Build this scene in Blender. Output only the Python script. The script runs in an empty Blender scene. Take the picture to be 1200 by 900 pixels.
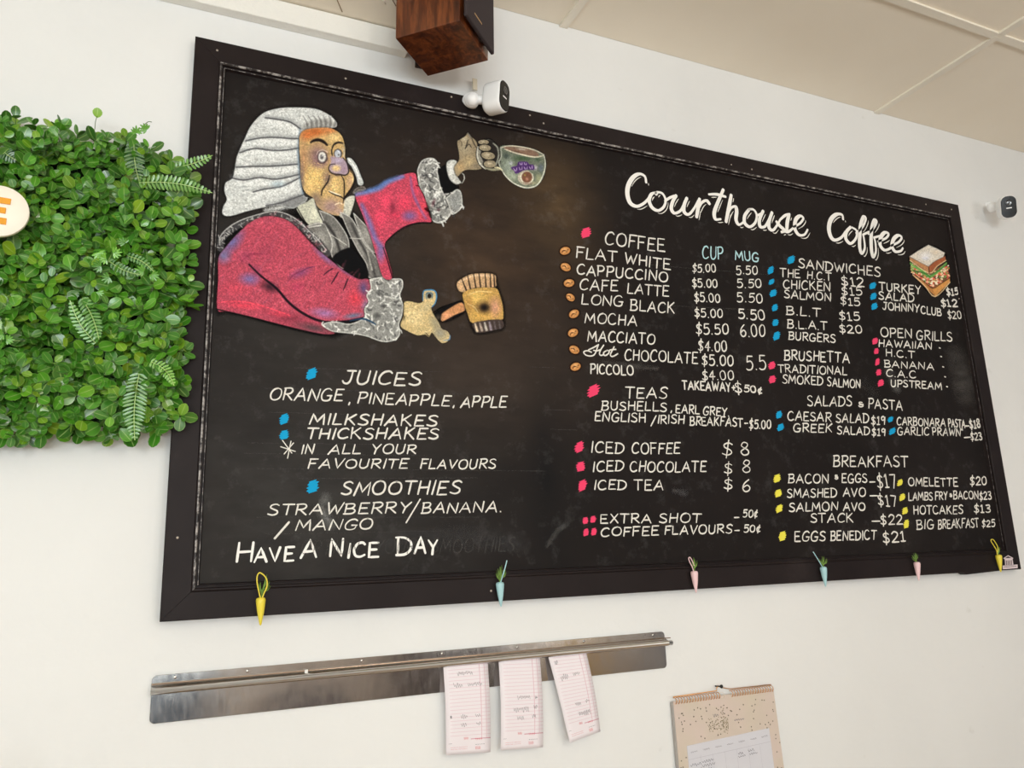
import bpy, math, random
import numpy as np
from mathutils import Vector, Matrix

# ------------------------------------------------------------------ camera
SC = bpy.context.scene
COL = SC.collection
F = 906.6                      # focal length in pixels of the 1200 px wide frame
CAMP = np.array([0.0, -1.614, 1.55])
# rows: world axes written in camera axes (x right, y down, z forward)
RW = np.array([[0.9130, 0.0570, 0.4040], [-0.4065, 0.2123, 0.8886], [-0.0351, -0.9755, 0.2170]])
u_, _, vt_ = np.linalg.svd(RW); RW = u_ @ vt_

cam_data = bpy.data.cameras.new('camera'); cam = bpy.data.objects.new('camera', cam_data); COL.objects.link(cam)
cam_data.sensor_width = 36.0; cam_data.lens = F / 1200 * 36.0; cam_data.clip_start = 0.02
m = Matrix.Identity(4)
for i in range(3):
    m[i][0] = RW[i, 0]; m[i][1] = -RW[i, 1]; m[i][2] = -RW[i, 2]; m[i][3] = CAMP[i]
cam.matrix_world = m
SC.camera = cam

# ------------------------------------------------------------------ light
world = bpy.data.worlds.new('world'); SC.world = world; world.use_nodes = True
bg = world.node_tree.nodes['Background']; bg.inputs[0].default_value = (0.93, 0.96, 1.0, 1); bg.inputs[1].default_value = 0.45
def area(name, loc, target, sx, sy, power, color):
    l = bpy.data.lights.new(name, 'AREA'); l.shape = 'RECTANGLE'; l.size = sx; l.size_y = sy; l.energy = power; l.color = color
    o = bpy.data.objects.new(name, l); COL.objects.link(o); o.location = loc
    o.rotation_euler = (Vector(target) - Vector(loc)).to_track_quat('-Z', 'Y').to_euler()
    return o
area('shopfront_window_light', (-1.0, -4.86, 1.95), (-0.9, 0, 4.2), 2.8, 1.9, 330, (0.86, 0.962, 1.0))
area('second_window_light', (2.9, -4.86, 1.95), (2.6, 0, 4.2), 1.6, 1.9, 100, (1.0, 0.985, 0.95))
lp = bpy.data.lights.new('ceiling_fill_light', 'POINT'); lp.energy = 75; lp.color = (1.0, 0.97, 0.92); lp.shadow_soft_size = 0.18  # added fill without a fixture, lifts the ceiling and upper wall
lo = bpy.data.objects.new('ceiling_fill_light', lp); COL.objects.link(lo); lo.location = (0.9, -2.9, 2.25)
SC.view_settings.view_transform = 'Standard'; SC.view_settings.look = 'None'
SC.view_settings.gamma = 1.0; SC.view_settings.use_curve_mapping = False
SC.view_settings.exposure = -0.90

# ------------------------------------------------------------------ helpers
def at(px, py, Y=0.0):
    """world point on the vertical plane y=Y that the photograph shows at pixel (px, py); arrays allowed"""
    px = np.asarray(px, float); py = np.asarray(py, float)
    d = np.stack([(px - 600) / F, (py - 450) / F, np.ones_like(px + py)], -1)
    w = d @ RW.T
    t = (Y - CAMP[1]) / w[..., 1]
    return np.stack([w[..., 0] * t, np.full_like(t, 1.0) * Y, CAMP[2] + w[..., 2] * t], -1)
def P(px, py, Y=0.0): return Vector(at(px, py, Y).tolist())

def lin(c):
    c = np.asarray(c, float) / 255.0
    return np.where(c <= 0.04045, c / 12.92, ((c + 0.055) / 1.055) ** 2.4)

def new_mat(name, rgb=(128, 128, 128), rough=0.6, metal=0.0, spec=0.5):
    mt = bpy.data.materials.new(name); mt.use_nodes = True
    b = mt.node_tree.nodes['Principled BSDF']
    l = lin(rgb); b.inputs['Base Color'].default_value = (*l, 1)
    b.inputs['Roughness'].default_value = rough; b.inputs['Metallic'].default_value = metal
    b.inputs['Specular IOR Level'].default_value = spec
    return mt
def N(mt, typ, **kw):
    n = mt.node_tree.nodes.new(typ)
    for k, v in kw.items():
        if k in n.inputs: n.inputs[k].default_value = v
        else: setattr(n, k, v)
    return n
def L(mt, a, b): mt.node_tree.links.new(a, b)
def BS(mt): return mt.node_tree.nodes['Principled BSDF']
def ramp(mt, fac, stops):
    r = N(mt, 'ShaderNodeValToRGB'); e = r.color_ramp.elements
    while len(e) < len(stops): e.new(0.5)
    for el, (p, c) in zip(e, stops):
        el.position = p; el.color = (*(lin(c) if len(c) == 3 else c[:3]), 1)
    L(mt, fac, r.inputs[0]); return r
def noise(mt, scale, detail=4, rough=0.5, coord='Object', stretch=None, dist=0.0):
    tc = N(mt, 'ShaderNodeTexCoord'); n = N(mt, 'ShaderNodeTexNoise', Scale=scale, Detail=detail, Roughness=rough, Distortion=dist)
    src = tc.outputs[coord]
    if stretch:
        mp = N(mt, 'ShaderNodeMapping'); mp.inputs['Scale'].default_value = stretch; L(mt, src, mp.inputs[0]); src = mp.outputs[0]
    L(mt, src, n.inputs['Vector']); return n.outputs['Fac']
def bump(mt, h, strength=0.2, dist=0.01):
    b = N(mt, 'ShaderNodeBump', Strength=strength, Distance=dist); L(mt, h, b.inputs['Height']); L(mt, b.outputs[0], BS(mt).inputs['Normal']); return b
def mixc(mt, fac, a, b, blend='MIX'):
    mx = N(mt, 'ShaderNodeMix', data_type='RGBA', blend_type=blend)
    for s, v in ((0, fac), (6, a), (7, b)):
        if isinstance(v, bpy.types.NodeSocket): L(mt, v, mx.inputs[s])
        elif s == 0: mx.inputs[0].default_value = v
        else: mx.inputs[s].default_value = (*lin(v), 1)
    return mx.outputs[2]

def tag(o, label=None, cat=None, group=None, kind=None):
    if label: o['label'] = label
    if cat: o['category'] = cat
    if group: o['group'] = group
    if kind: o['kind'] = kind
    return o
def thing(name, loc, label, cat, group=None):
    o = bpy.data.objects.new(name, None); COL.objects.link(o); o.location = loc; o.empty_display_size = 0.02
    return tag(o, label, cat, group)

class MB:
    """collects world-space geometry and links it as one mesh object"""
    def __init__(s): s.v = []; s.f = []; s.mi = []; s.sm = []
    def add(s, vs, fs, mi=0, smooth=False):
        b = len(s.v); s.v += [tuple(v) for v in vs]; s.f += [tuple(i + b for i in f) for f in fs]
        s.mi += [mi] * len(fs); s.sm += [smooth] * len(fs); return s
    def box(s, c, h, X=(1, 0, 0), Y=(0, 1, 0), Z=(0, 0, 1), mi=0):
        c = Vector(c); X = Vector(X) * h[0]; Y = Vector(Y) * h[1]; Z = Vector(Z) * h[2]
        vs = [c + X * a + Y * b + Z * d for d in (-1, 1) for b in (-1, 1) for a in (-1, 1)]
        return s.add(vs, [(0, 2, 3, 1), (4, 5, 7, 6), (0, 1, 5, 4), (2, 6, 7, 3), (0, 4, 6, 2), (1, 3, 7, 5)], mi)
    def tube(s, pts, r, n=8, mi=0, closed=False, cap=True):
        pts = [Vector(p) for p in pts]; k = len(pts); rr = r if hasattr(r, '__len__') else [r] * k
        vs = []; ref = None
        for i, p in enumerate(pts):
            t = (pts[(i + 1) % k] - pts[i - 1]) if closed else (pts[min(i + 1, k - 1)] - pts[max(i - 1, 0)])
            t.normalize()
            if ref is None: ref = Vector((0, 0, 1)) if abs(t.z) < 0.9 else Vector((1, 0, 0))
            a = t.cross(ref)
            if a.length < 1e-6: a = t.orthogonal()
            a.normalize(); b = t.cross(a).normalized(); ref = -b if False else a.cross(t)
            for j in range(n):
                g = 2 * math.pi * j / n; vs.append(p + (a * math.cos(g) + b * math.sin(g)) * rr[i])
        fs = []
        for i in range(k if closed else k - 1):
            for j in range(n):
                a0 = i * n + j; a1 = i * n + (j + 1) % n; c0 = ((i + 1) % k) * n + j; c1 = ((i + 1) % k) * n + (j + 1) % n
                fs.append((a0, a1, c1, c0))
        if cap and not closed: fs += [tuple(range(n))[::-1], tuple((k - 1) * n + j for j in range(n))]
        return s.add(vs, fs, mi, True)
    def lathe(s, base, axis, prof, n=20, mi=0):
        """prof: (distance along axis, radius)"""
        base = Vector(base); ax = Vector(axis).normalized(); a = ax.orthogonal().normalized(); b = ax.cross(a)
        vs = []; 
        for (h, r) in prof:
            for j in range(n):
                g = 2 * math.pi * j / n; vs.append(base + ax * h + (a * math.cos(g) + b * math.sin(g)) * max(r, 1e-5))
        fs = [(i * n + j, i * n + (j + 1) % n, (i + 1) * n + (j + 1) % n, (i + 1) * n + j) for i in range(len(prof) - 1) for j in range(n)]
        fs += [tuple(range(n))[::-1], tuple((len(prof) - 1) * n + j for j in range(n))]
        return s.add(vs, fs, mi, True)
    def prism(s, poly, d, mi=0):
        """poly: world points of a flat outline, extruded by vector d"""
        k = len(poly); d = Vector(d); vs = [Vector(p) for p in poly] + [Vector(p) + d for p in poly]
        fs = [tuple(range(k)), tuple(range(2 * k - 1, k - 1, -1))] + [(i, i + k, (i + 1) % k + k, (i + 1) % k) for i in range(k)]
        return s.add(vs, fs, mi)
    def build(s, name, mats, parent=None, origin=None, label=None, bevel=0.0, seg=2, auto=True):
        if not isinstance(mats, (list, tuple)): mats = [mats]
        if parent is not None: off = Vector(parent['_o']) if '_o' in parent else parent.location.copy()
        elif origin is not None: off = Vector(origin)
        else:
            a = np.array(s.v); off = Vector(((a[:, 0].min() + a[:, 0].max()) / 2, (a[:, 1].min() + a[:, 1].max()) / 2, a[:, 2].min()))
        me = bpy.data.meshes.new(name); me.from_pydata([(v[0] - off[0], v[1] - off[1], v[2] - off[2]) for v in s.v], [], s.f)
        for mt in mats: me.materials.append(mt)
        me.polygons.foreach_set('material_index', s.mi); me.polygons.foreach_set('use_smooth', s.sm); me.update()
        o = bpy.data.objects.new(name, me); COL.objects.link(o)
        if parent is not None:
            o.parent = parent; o['_o'] = list(off)
        else: o.location = off; o['_o'] = list(off)
        if bevel:
            md = o.modifiers.new('bevel', 'BEVEL'); md.width = bevel; md.segments = seg; md.limit_method = 'ANGLE'
        if label: o['label'] = label
        return o

def rrect(w, h, r, n=5):
    """rounded rectangle outline in 2D, centred"""
    o = []
    for cx, cy, a0 in ((w / 2 - r, h / 2 - r, 0), (-w / 2 + r, h / 2 - r, 90), (-w / 2 + r, -h / 2 + r, 180), (w / 2 - r, -h / 2 + r, 270)):
        for i in range(n + 1):
            a = math.radians(a0 + 90 * i / n); o.append((cx + r * math.cos(a), cy + r * math.sin(a)))
    return o

def spline(pts, sub=6, closed=False):
    p = np.asarray(pts, float); k = len(p)
    if k < 3: return p
    out = []
    for i in range(k if closed else k - 1):
        if closed: p0, p1, p2, p3 = p[i - 1], p[i], p[(i + 1) % k], p[(i + 2) % k]
        else: p0, p1, p2, p3 = p[max(i - 1, 0)], p[i], p[i + 1], p[min(i + 2, k - 1)]
        for j in range(sub):
            t = j / sub
            out.append(0.5 * (2 * p1 + (p2 - p0) * t + (2 * p0 - 5 * p1 + 4 * p2 - p3) * t * t + (3 * p1 - p0 - 3 * p2 + p3) * t ** 3))
    if not closed: out.append(p[-1])
    return np.array(out)

# ------------------------------------------------------------------ materials
M = {}
# warm white plaster
mt = new_mat('plaster_white', (236, 233, 225), 0.75)
c = ramp(mt, noise(mt, 1.6, 5), [(0.3, (227, 227, 226)), (0.7, (235, 235, 234))]); spot = ramp(mt, noise(mt, 14, 3), [(0.72, (255, 255, 255)), (0.84, (222, 220, 216))])
L(mt, mixc(mt, 0.6, c.outputs[0], spot.outputs[0], 'MULTIPLY'), BS(mt).inputs['Base Color'])
bump(mt, noise(mt, 26, 6, 0.6), 0.25, 0.006); M['wall'] = mt
mt = new_mat('old_painted_timber', (240, 238, 232), 0.6); bump(mt, noise(mt, 160, 4), 0.5, 0.003); M['batten'] = mt
mt = new_mat('ceiling_tile', (214, 203, 186), 0.85)
c = ramp(mt, noise(mt, 2.2, 3), [(0.3, (241, 231, 214)), (0.7, (247, 238, 222))]); L(mt, c.outputs[0], BS(mt).inputs['Base Color'])
bump(mt, noise(mt, 220, 3), 0.15, 0.002); M['tile'] = mt
M['tbar'] = new_mat('ceiling_bar', (240, 233, 218), 0.4)
mt = new_mat('floor_boards', (112, 96, 84), 0.5); c = ramp(mt, noise(mt, 3, 5, stretch=(1, 8, 1)), [(0.3, (160, 134, 106)), (0.7, (190, 164, 134))]); L(mt, c.outputs[0], BS(mt).inputs['Base Color']); M['floor'] = mt

# blackboard paint with chalk dust rubbed in and left-side sheen painted in
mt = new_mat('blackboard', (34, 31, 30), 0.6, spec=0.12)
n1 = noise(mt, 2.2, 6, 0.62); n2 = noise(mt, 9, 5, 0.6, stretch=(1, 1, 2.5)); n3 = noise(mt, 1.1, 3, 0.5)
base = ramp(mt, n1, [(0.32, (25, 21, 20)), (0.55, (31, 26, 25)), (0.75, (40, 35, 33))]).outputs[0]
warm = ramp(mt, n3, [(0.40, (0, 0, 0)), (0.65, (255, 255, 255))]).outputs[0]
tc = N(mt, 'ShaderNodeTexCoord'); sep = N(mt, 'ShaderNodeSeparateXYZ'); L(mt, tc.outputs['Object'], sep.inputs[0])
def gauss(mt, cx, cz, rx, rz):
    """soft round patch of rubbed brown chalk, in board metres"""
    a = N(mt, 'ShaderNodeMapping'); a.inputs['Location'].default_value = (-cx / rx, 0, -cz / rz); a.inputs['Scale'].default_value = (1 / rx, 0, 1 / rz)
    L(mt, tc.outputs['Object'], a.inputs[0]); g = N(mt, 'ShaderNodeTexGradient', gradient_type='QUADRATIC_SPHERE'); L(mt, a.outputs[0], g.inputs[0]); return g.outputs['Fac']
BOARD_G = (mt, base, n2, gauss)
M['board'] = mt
mt = new_mat('frame_black', (38, 32, 32), 0.5, spec=0.14)
c = ramp(mt, noise(mt, 5, 6, 0.6), [(0.3, (30, 23, 23)), (0.62, (38, 31, 31)), (0.8, (54, 46, 45))]); L(mt, c.outputs[0], BS(mt).inputs['Base Color']); bump(mt, noise(mt, 60, 4), 0.12, 0.003); M['frame'] = mt
mt = new_mat('worn_frame_edge', (150, 145, 140), 0.5)
c = ramp(mt, noise(mt, 70, 5, 0.7), [(0.46, (36, 29, 29)), (0.60, (170, 164, 160))]); L(mt, c.outputs[0], BS(mt).inputs['Base Color']); M['worn'] = mt

def chalk(name, rgb, grain=0.5, thr=0.40):
    mt = new_mat(name, rgb, 0.95, spec=0.1)
    n = noise(mt, 900, 3, 0.7); r = ramp(mt, n, [(thr - 0.07, (0, 0, 0)), (thr + 0.07, (255, 255, 255))])
    mr = N(mt, 'ShaderNodeMapRange'); mr.inputs['To Min'].default_value = grain; L(mt, r.outputs[0], mr.inputs[0]); L(mt, mr.outputs[0], BS(mt).inputs['Alpha'])
    return mt
M['chalk'] = chalk('white_chalk', (236, 232, 224), 0.55, 0.42)
M['chalk_title'] = chalk('white_paint_chalk', (246, 243, 238), 0.9, 0.35)
M['chalk_soft'] = chalk('soft_white_chalk', (205, 200, 190), 0.25, 0.46)
M['chalk_ghost'] = chalk('rubbed_out_chalk', (78, 76, 74), 0.05, 0.50)
M['chalk_cyan'] = chalk('pale_cyan_chalk', (190, 226, 232), 0.6, 0.42)
M['blue'] = chalk('blue_chalk', (30, 160, 212), 0.85, 0.36)
M['pink'] = chalk('pink_chalk', (240, 72, 112), 0.85, 0.36)
M['yellow'] = chalk('yellow_chalk', (236, 226, 84), 0.85, 0.36)

# painted chalk drawing: colour and coverage are stored per vertex
mt = new_mat('coloured_chalk_drawing', (200, 200, 200), 0.9, spec=0.15)
a = N(mt, 'ShaderNodeAttribute', attribute_name='chalk'); L(mt, a.outputs['Color'], BS(mt).inputs['Base Color']); L(mt, a.outputs['Alpha'], BS(mt).inputs['Alpha']); M['drawing'] = mt
# ------------------------------------------------------------------ room
WY = 0.028; ZC = 2.982
def struct(mb, name, mats, parent=None, origin=None):
    o = mb.build(name, mats, parent, origin)
    if parent is None: o['kind'] = 'structure'
    return o
struct(MB().box((0.9, WY + 0.06, 1.55), (3.6, 0.06, 1.55)), 'wall_front', M['wall'])
struct(MB().box((0.9, -2.4, -0.03), (3.6, 2.55, 0.03)), 'floor', M['floor'])
struct(MB().box((-2.72, -2.4, 1.55), (0.06, 2.45, 1.55)), 'wall_left', M['wall'])
struct(MB().box((0.9, -4.98, 1.55), (3.6, 0.05, 1.55)), 'wall_back', new_mat('back_wall_paint', (214, 204, 198), .7))
struct(MB().box((0.0, -4.92, 0.5), (0.42, 0.012, 0.5)), 'reflection_panel_1', new_mat('dark_blue_panel', (62, 82, 112), .5))  # added unseen panel, gives the steel rail a blue reflection
struct(MB().box((2.3, -4.90, 1.02), (0.55, 0.03, 1.02)), 'reflection_panel_2', new_mat('dark_brown_panel', (74, 62, 64), .5))  # added dark slab for the rail to mirror, no real door
struct(MB().box((3.55, -4.92, 0.5), (0.25, 0.012, 0.5)), 'reflection_panel_3', new_mat('amber_panel', (236, 190, 90), .4))  # added amber panel, there only to be reflected in the rail
struct(MB().box((1.15, -4.92, 0.30), (0.34, 0.012, 0.30)), 'reflection_panel_4', new_mat('dark_grey_panel', (92, 92, 108), .5))  # added grey panel, darkens part of the rail's reflection
ceil = struct(MB().box((0.9, -2.4, ZC + 0.05), (3.6, 2.5, 0.025)), 'ceiling', M['tbar'])
# suspended ceiling: tiles 1.2 m x 1.2 m between thin bars
xs = [-2.66, -1.475, -0.27, 0.935, 2.140, 3.345, 4.5]; ys = [WY - 0.001, -0.400, -1.6, -2.8, -4.0, -4.85]
first = None
for i in range(len(xs) - 1):
    for j in range(len(ys) - 1):
        x0, x1 = xs[i] + .003, xs[i + 1] - .003; y0, y1 = ys[j] - .003 * (j > 0), ys[j + 1] + .003
        struct(MB().box(((x0 + x1) / 2, (y0 + y1) / 2, ZC + 0.0125), ((x1 - x0) / 2, (y0 - y1) / 2, 0.012)), 'ceiling_tile', M['tile'], ceil)
for x in xs[1:-1]:
    for j in range(len(ys) - 1):
        struct(MB().box((x + .006, (ys[j] + ys[j + 1]) / 2, ZC - .0025), (0.012, (ys[j] - ys[j + 1]) / 2 - (.0121 if j else 0), 0.0040)), 'ceiling_bar', M['tbar'], ceil)
for y in ys[1:-1]:
    for i in range(len(xs) - 1):
        struct(MB().box(((xs[i] + xs[i + 1]) / 2 + .006, y, ZC - .0022), ((xs[i + 1] - xs[i]) / 2 - .0002, 0.012, 0.0037)), 'ceiling_bar', M['tbar'], ceil)
# timber batten and the lower boxed-in ceiling it carries, left of the speaker
Z1, Z2 = 2.764, 2.8185
mb = MB(); mb.prism([(-2.66, 0, Z1), (0.487, 0, Z1), (0.480, 0, Z2), (-2.66, 0, Z2)], (0, WY, 0))
batten = struct(mb, 'trim_1', M['batten']); md = batten.modifiers.new('bevel', 'BEVEL'); md.width = .0015; md.segments = 1
sof = MB(); q = [(-2.66, WY), (0.476, WY), (0.476, -0.07), (0.362, -0.184), (0.362, -1.4), (-2.66, -1.4)]
sof.prism([(a, b, Z2 + .003) for a, b in q], (0, 0, ZC - Z2 - .006 - .004))
soffit = struct(sof, 'trim_2', M['tile'])
def sp(px, py):   # point of the lowered ceiling seen at a pixel
    w = RW @ np.array([(px - 600) / F, (py - 450) / F, 1]); t = (Z2 - .0 - CAMP[2]) / w[2]; return Vector((w[0] * t, CAMP[1] + w[1] * t, Z2 + .0025))
mdark = new_mat('joint_seam', (160, 136, 108), 0.9)  # tan seam lines of the lowered ceiling
for a, b in (((401, 15), (392, -6)), ((464, 8), (456, -6)), ((448, 0), (452, 6))):
    struct(MB().tube([sp(*a), sp(*b)], .0012, 6), 'joint_bead', mdark if a[0] != 448 else M['tbar'], soffit)

# ------------------------------------------------------------------ chalkboard
X0, X1, ZB, ZT = 0.008, 2.448, 1.4548, 2.6779
board = thing('chalkboard', (1.228, WY, ZB), 'huge black framed menu chalkboard with a chalk judge and handwritten menu', 'chalkboard')
PY = 0.010                                     # face of the board, behind the front of the frame
def prt(mb, name, mats, parent, label=None, **k): return mb.build(name, mats, parent, label=label, **k)
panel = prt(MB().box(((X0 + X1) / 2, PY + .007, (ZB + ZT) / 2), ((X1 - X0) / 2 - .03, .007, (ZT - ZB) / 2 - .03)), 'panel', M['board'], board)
mt, base, n2, gauss = BOARD_G
def bl(px, py): p = P(px, py, PY); return p.x - board.location.x, p.z - board.location.z
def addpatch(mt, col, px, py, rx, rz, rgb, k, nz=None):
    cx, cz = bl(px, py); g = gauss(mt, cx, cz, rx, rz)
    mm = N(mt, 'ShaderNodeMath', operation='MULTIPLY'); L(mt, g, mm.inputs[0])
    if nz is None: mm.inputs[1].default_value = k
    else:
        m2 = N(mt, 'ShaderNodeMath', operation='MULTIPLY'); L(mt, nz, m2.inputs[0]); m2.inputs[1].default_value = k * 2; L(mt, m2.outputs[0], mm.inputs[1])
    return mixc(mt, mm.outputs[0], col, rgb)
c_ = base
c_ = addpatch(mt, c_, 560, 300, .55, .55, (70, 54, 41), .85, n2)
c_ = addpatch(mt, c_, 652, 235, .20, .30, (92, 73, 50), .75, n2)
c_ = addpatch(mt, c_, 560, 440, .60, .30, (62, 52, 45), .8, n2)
c_ = addpatch(mt, c_, 350, 590, .75, .55, (58, 56, 54), .8, n2)  # chalk residue plus sheen and light falloff painted in as a lighter left
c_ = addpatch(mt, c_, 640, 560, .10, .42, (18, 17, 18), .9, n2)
c_ = addpatch(mt, c_, 350, 300, .40, .55, (60, 56, 53), .8, n2)  # upper left lightened likewise, sheen put into the board colour
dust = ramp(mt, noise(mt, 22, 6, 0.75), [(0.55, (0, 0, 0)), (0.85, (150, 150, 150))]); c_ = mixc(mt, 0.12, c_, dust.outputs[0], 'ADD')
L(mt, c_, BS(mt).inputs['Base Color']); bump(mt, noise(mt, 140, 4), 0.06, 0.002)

# frame: four mitred rails with a moulded inner edge
prof = [(0.0, .026, 0), (0.0, .0015, 0), (.0015, 0, 0), (.0500, 0, 0), (.0512, -.0028, 0), (.0530, -.0040, 1), (.0556, -.0040, 1), (.0572, -.002, 0), (.0576, .004, 0), (.0606, .004, 0), (.0616, .0022, 1), (.0628, .0022, 0), (.0650, .0102, 0), (.0650, .016, 0)]
def corner(k, s): return [(X0 + s, ZT - s), (X1 - s, ZT - s), (X1 - s, ZB + s), (X0 + s, ZB + s)][k]
rails = {}
for k, nm in enumerate(('top', 'right', 'bottom', 'left')):
    a, b = k, (k + 1) % 4; mb = MB(); vs = []; g = .00035
    for s, y, w in prof:
        ca, cb = corner(a, s), corner(b, s)
        da = np.array([cb[0] - ca[0], cb[1] - ca[1]]); da = da / np.linalg.norm(da) * g
        vs += [(ca[0] + da[0], y, ca[1] + da[1]), (cb[0] - da[0], y, cb[1] - da[1])]
    fs = [(2 * i, 2 * i + 1, 2 * i + 3, 2 * i + 2) for i in range(len(prof) - 1)]
    mb.add(vs, fs); n_ = len(prof)
    mb.mi = [1 if (prof[i][2] and nm in ('top', 'left') or (prof[i][2] and nm == 'right' and i > 8)) else 0 for i in range(n_ - 1)]
    mb.add([], []); mb.f += [tuple(2 * i for i in range(n_))[::-1], tuple(2 * i + 1 for i in range(n_))]; mb.mi += [0, 0]; mb.sm += [False, False]
    rails[nm] = prt(mb, 'frame_rail', [M['frame'], M['worn']], board)
mscrew = new_mat('screw_steel', (190, 178, 165), 0.4, 0.6)
for i, (px, py) in enumerate([(254.5, 59), (405, 92), (529, 113.5), (535.5, 131.5), (621, 135), (637, 144.5), (857, 193), (881, 198.5), (1085, 239.5), (1115, 245.5), (575.5, 692.5), (208, 630), (1124, 350)]):
    p = P(px, py, 0.0); r = .0026 if i != 6 else .002
    prt(MB().lathe((p.x, .001, p.z), (0, -1, 0), [(0, r), (.0012, r), (.002, r * .7), (.0022, r * .2)], 10), 'screw', mscrew, board)
# little stuck-down chip of timber at the lower right edge
p = P(1126, 676, .012); prt(MB().prism([(p.x, .002, ZB + .0005), (p.x + .20, .002, ZB + .0005), (p.x + .012, .002, ZB - .006)], (0, .02, 0)), 'splinter', M['frame'], board)

# ------------------------------------------------------------------ chalk strokes
def ribbon(mb, pts, wid, mi=0):
    """pts (n,3) on a plane y=const, wid: scalar or (n,) full width in metres"""
    pts = np.array(pts, float); n = len(pts)
    if n < 2: return
    pts[:, 1] -= 0.000012 * (getattr(mb, 'lay', 0) % 24); mb.lay = getattr(mb, 'lay', 0) + 1
    w = np.broadcast_to(np.asarray(wid, float), (n,)) / 2
    t = np.gradient(pts[:, [0, 2]], axis=0); ln = np.linalg.norm(t, axis=1); ln[ln < 1e-9] = 1e-9; t = t / ln[:, None]
    nn = np.stack([-t[:, 1], t[:, 0]], 1); y = pts[0, 1]
    vs = []
    def pt(p): return (p[0], y, p[1])
    c0, c1 = pts[0, [0, 2]], pts[-1, [0, 2]]
    Lf = [pt(pts[i, [0, 2]] + nn[i] * w[i]) for i in range(n)]; Rt = [pt(pts[i, [0, 2]] - nn[i] * w[i]) for i in range(n)]
    vs = Lf + Rt; fs = [(i, i + 1, n + i + 1, n + i) for i in range(n - 1)]
    for c, sgn, i in ((c0, -1, 0), (c1, 1, n - 1)):
        b = len(vs); vs += [pt(c + t[i] * sgn * w[i] * .8 + nn[i] * w[i] * .6), pt(c + t[i] * sgn * w[i] * .8 - nn[i] * w[i] * .6)]
        fs.append((i, b, b + 1, n + i))
    mb.add(vs, fs, mi)
def mpp(px, py, Y): return np.linalg.norm(at(px, py - .5, Y) - at(px, py + .5, Y))   # metres per (vertical) pixel

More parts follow.
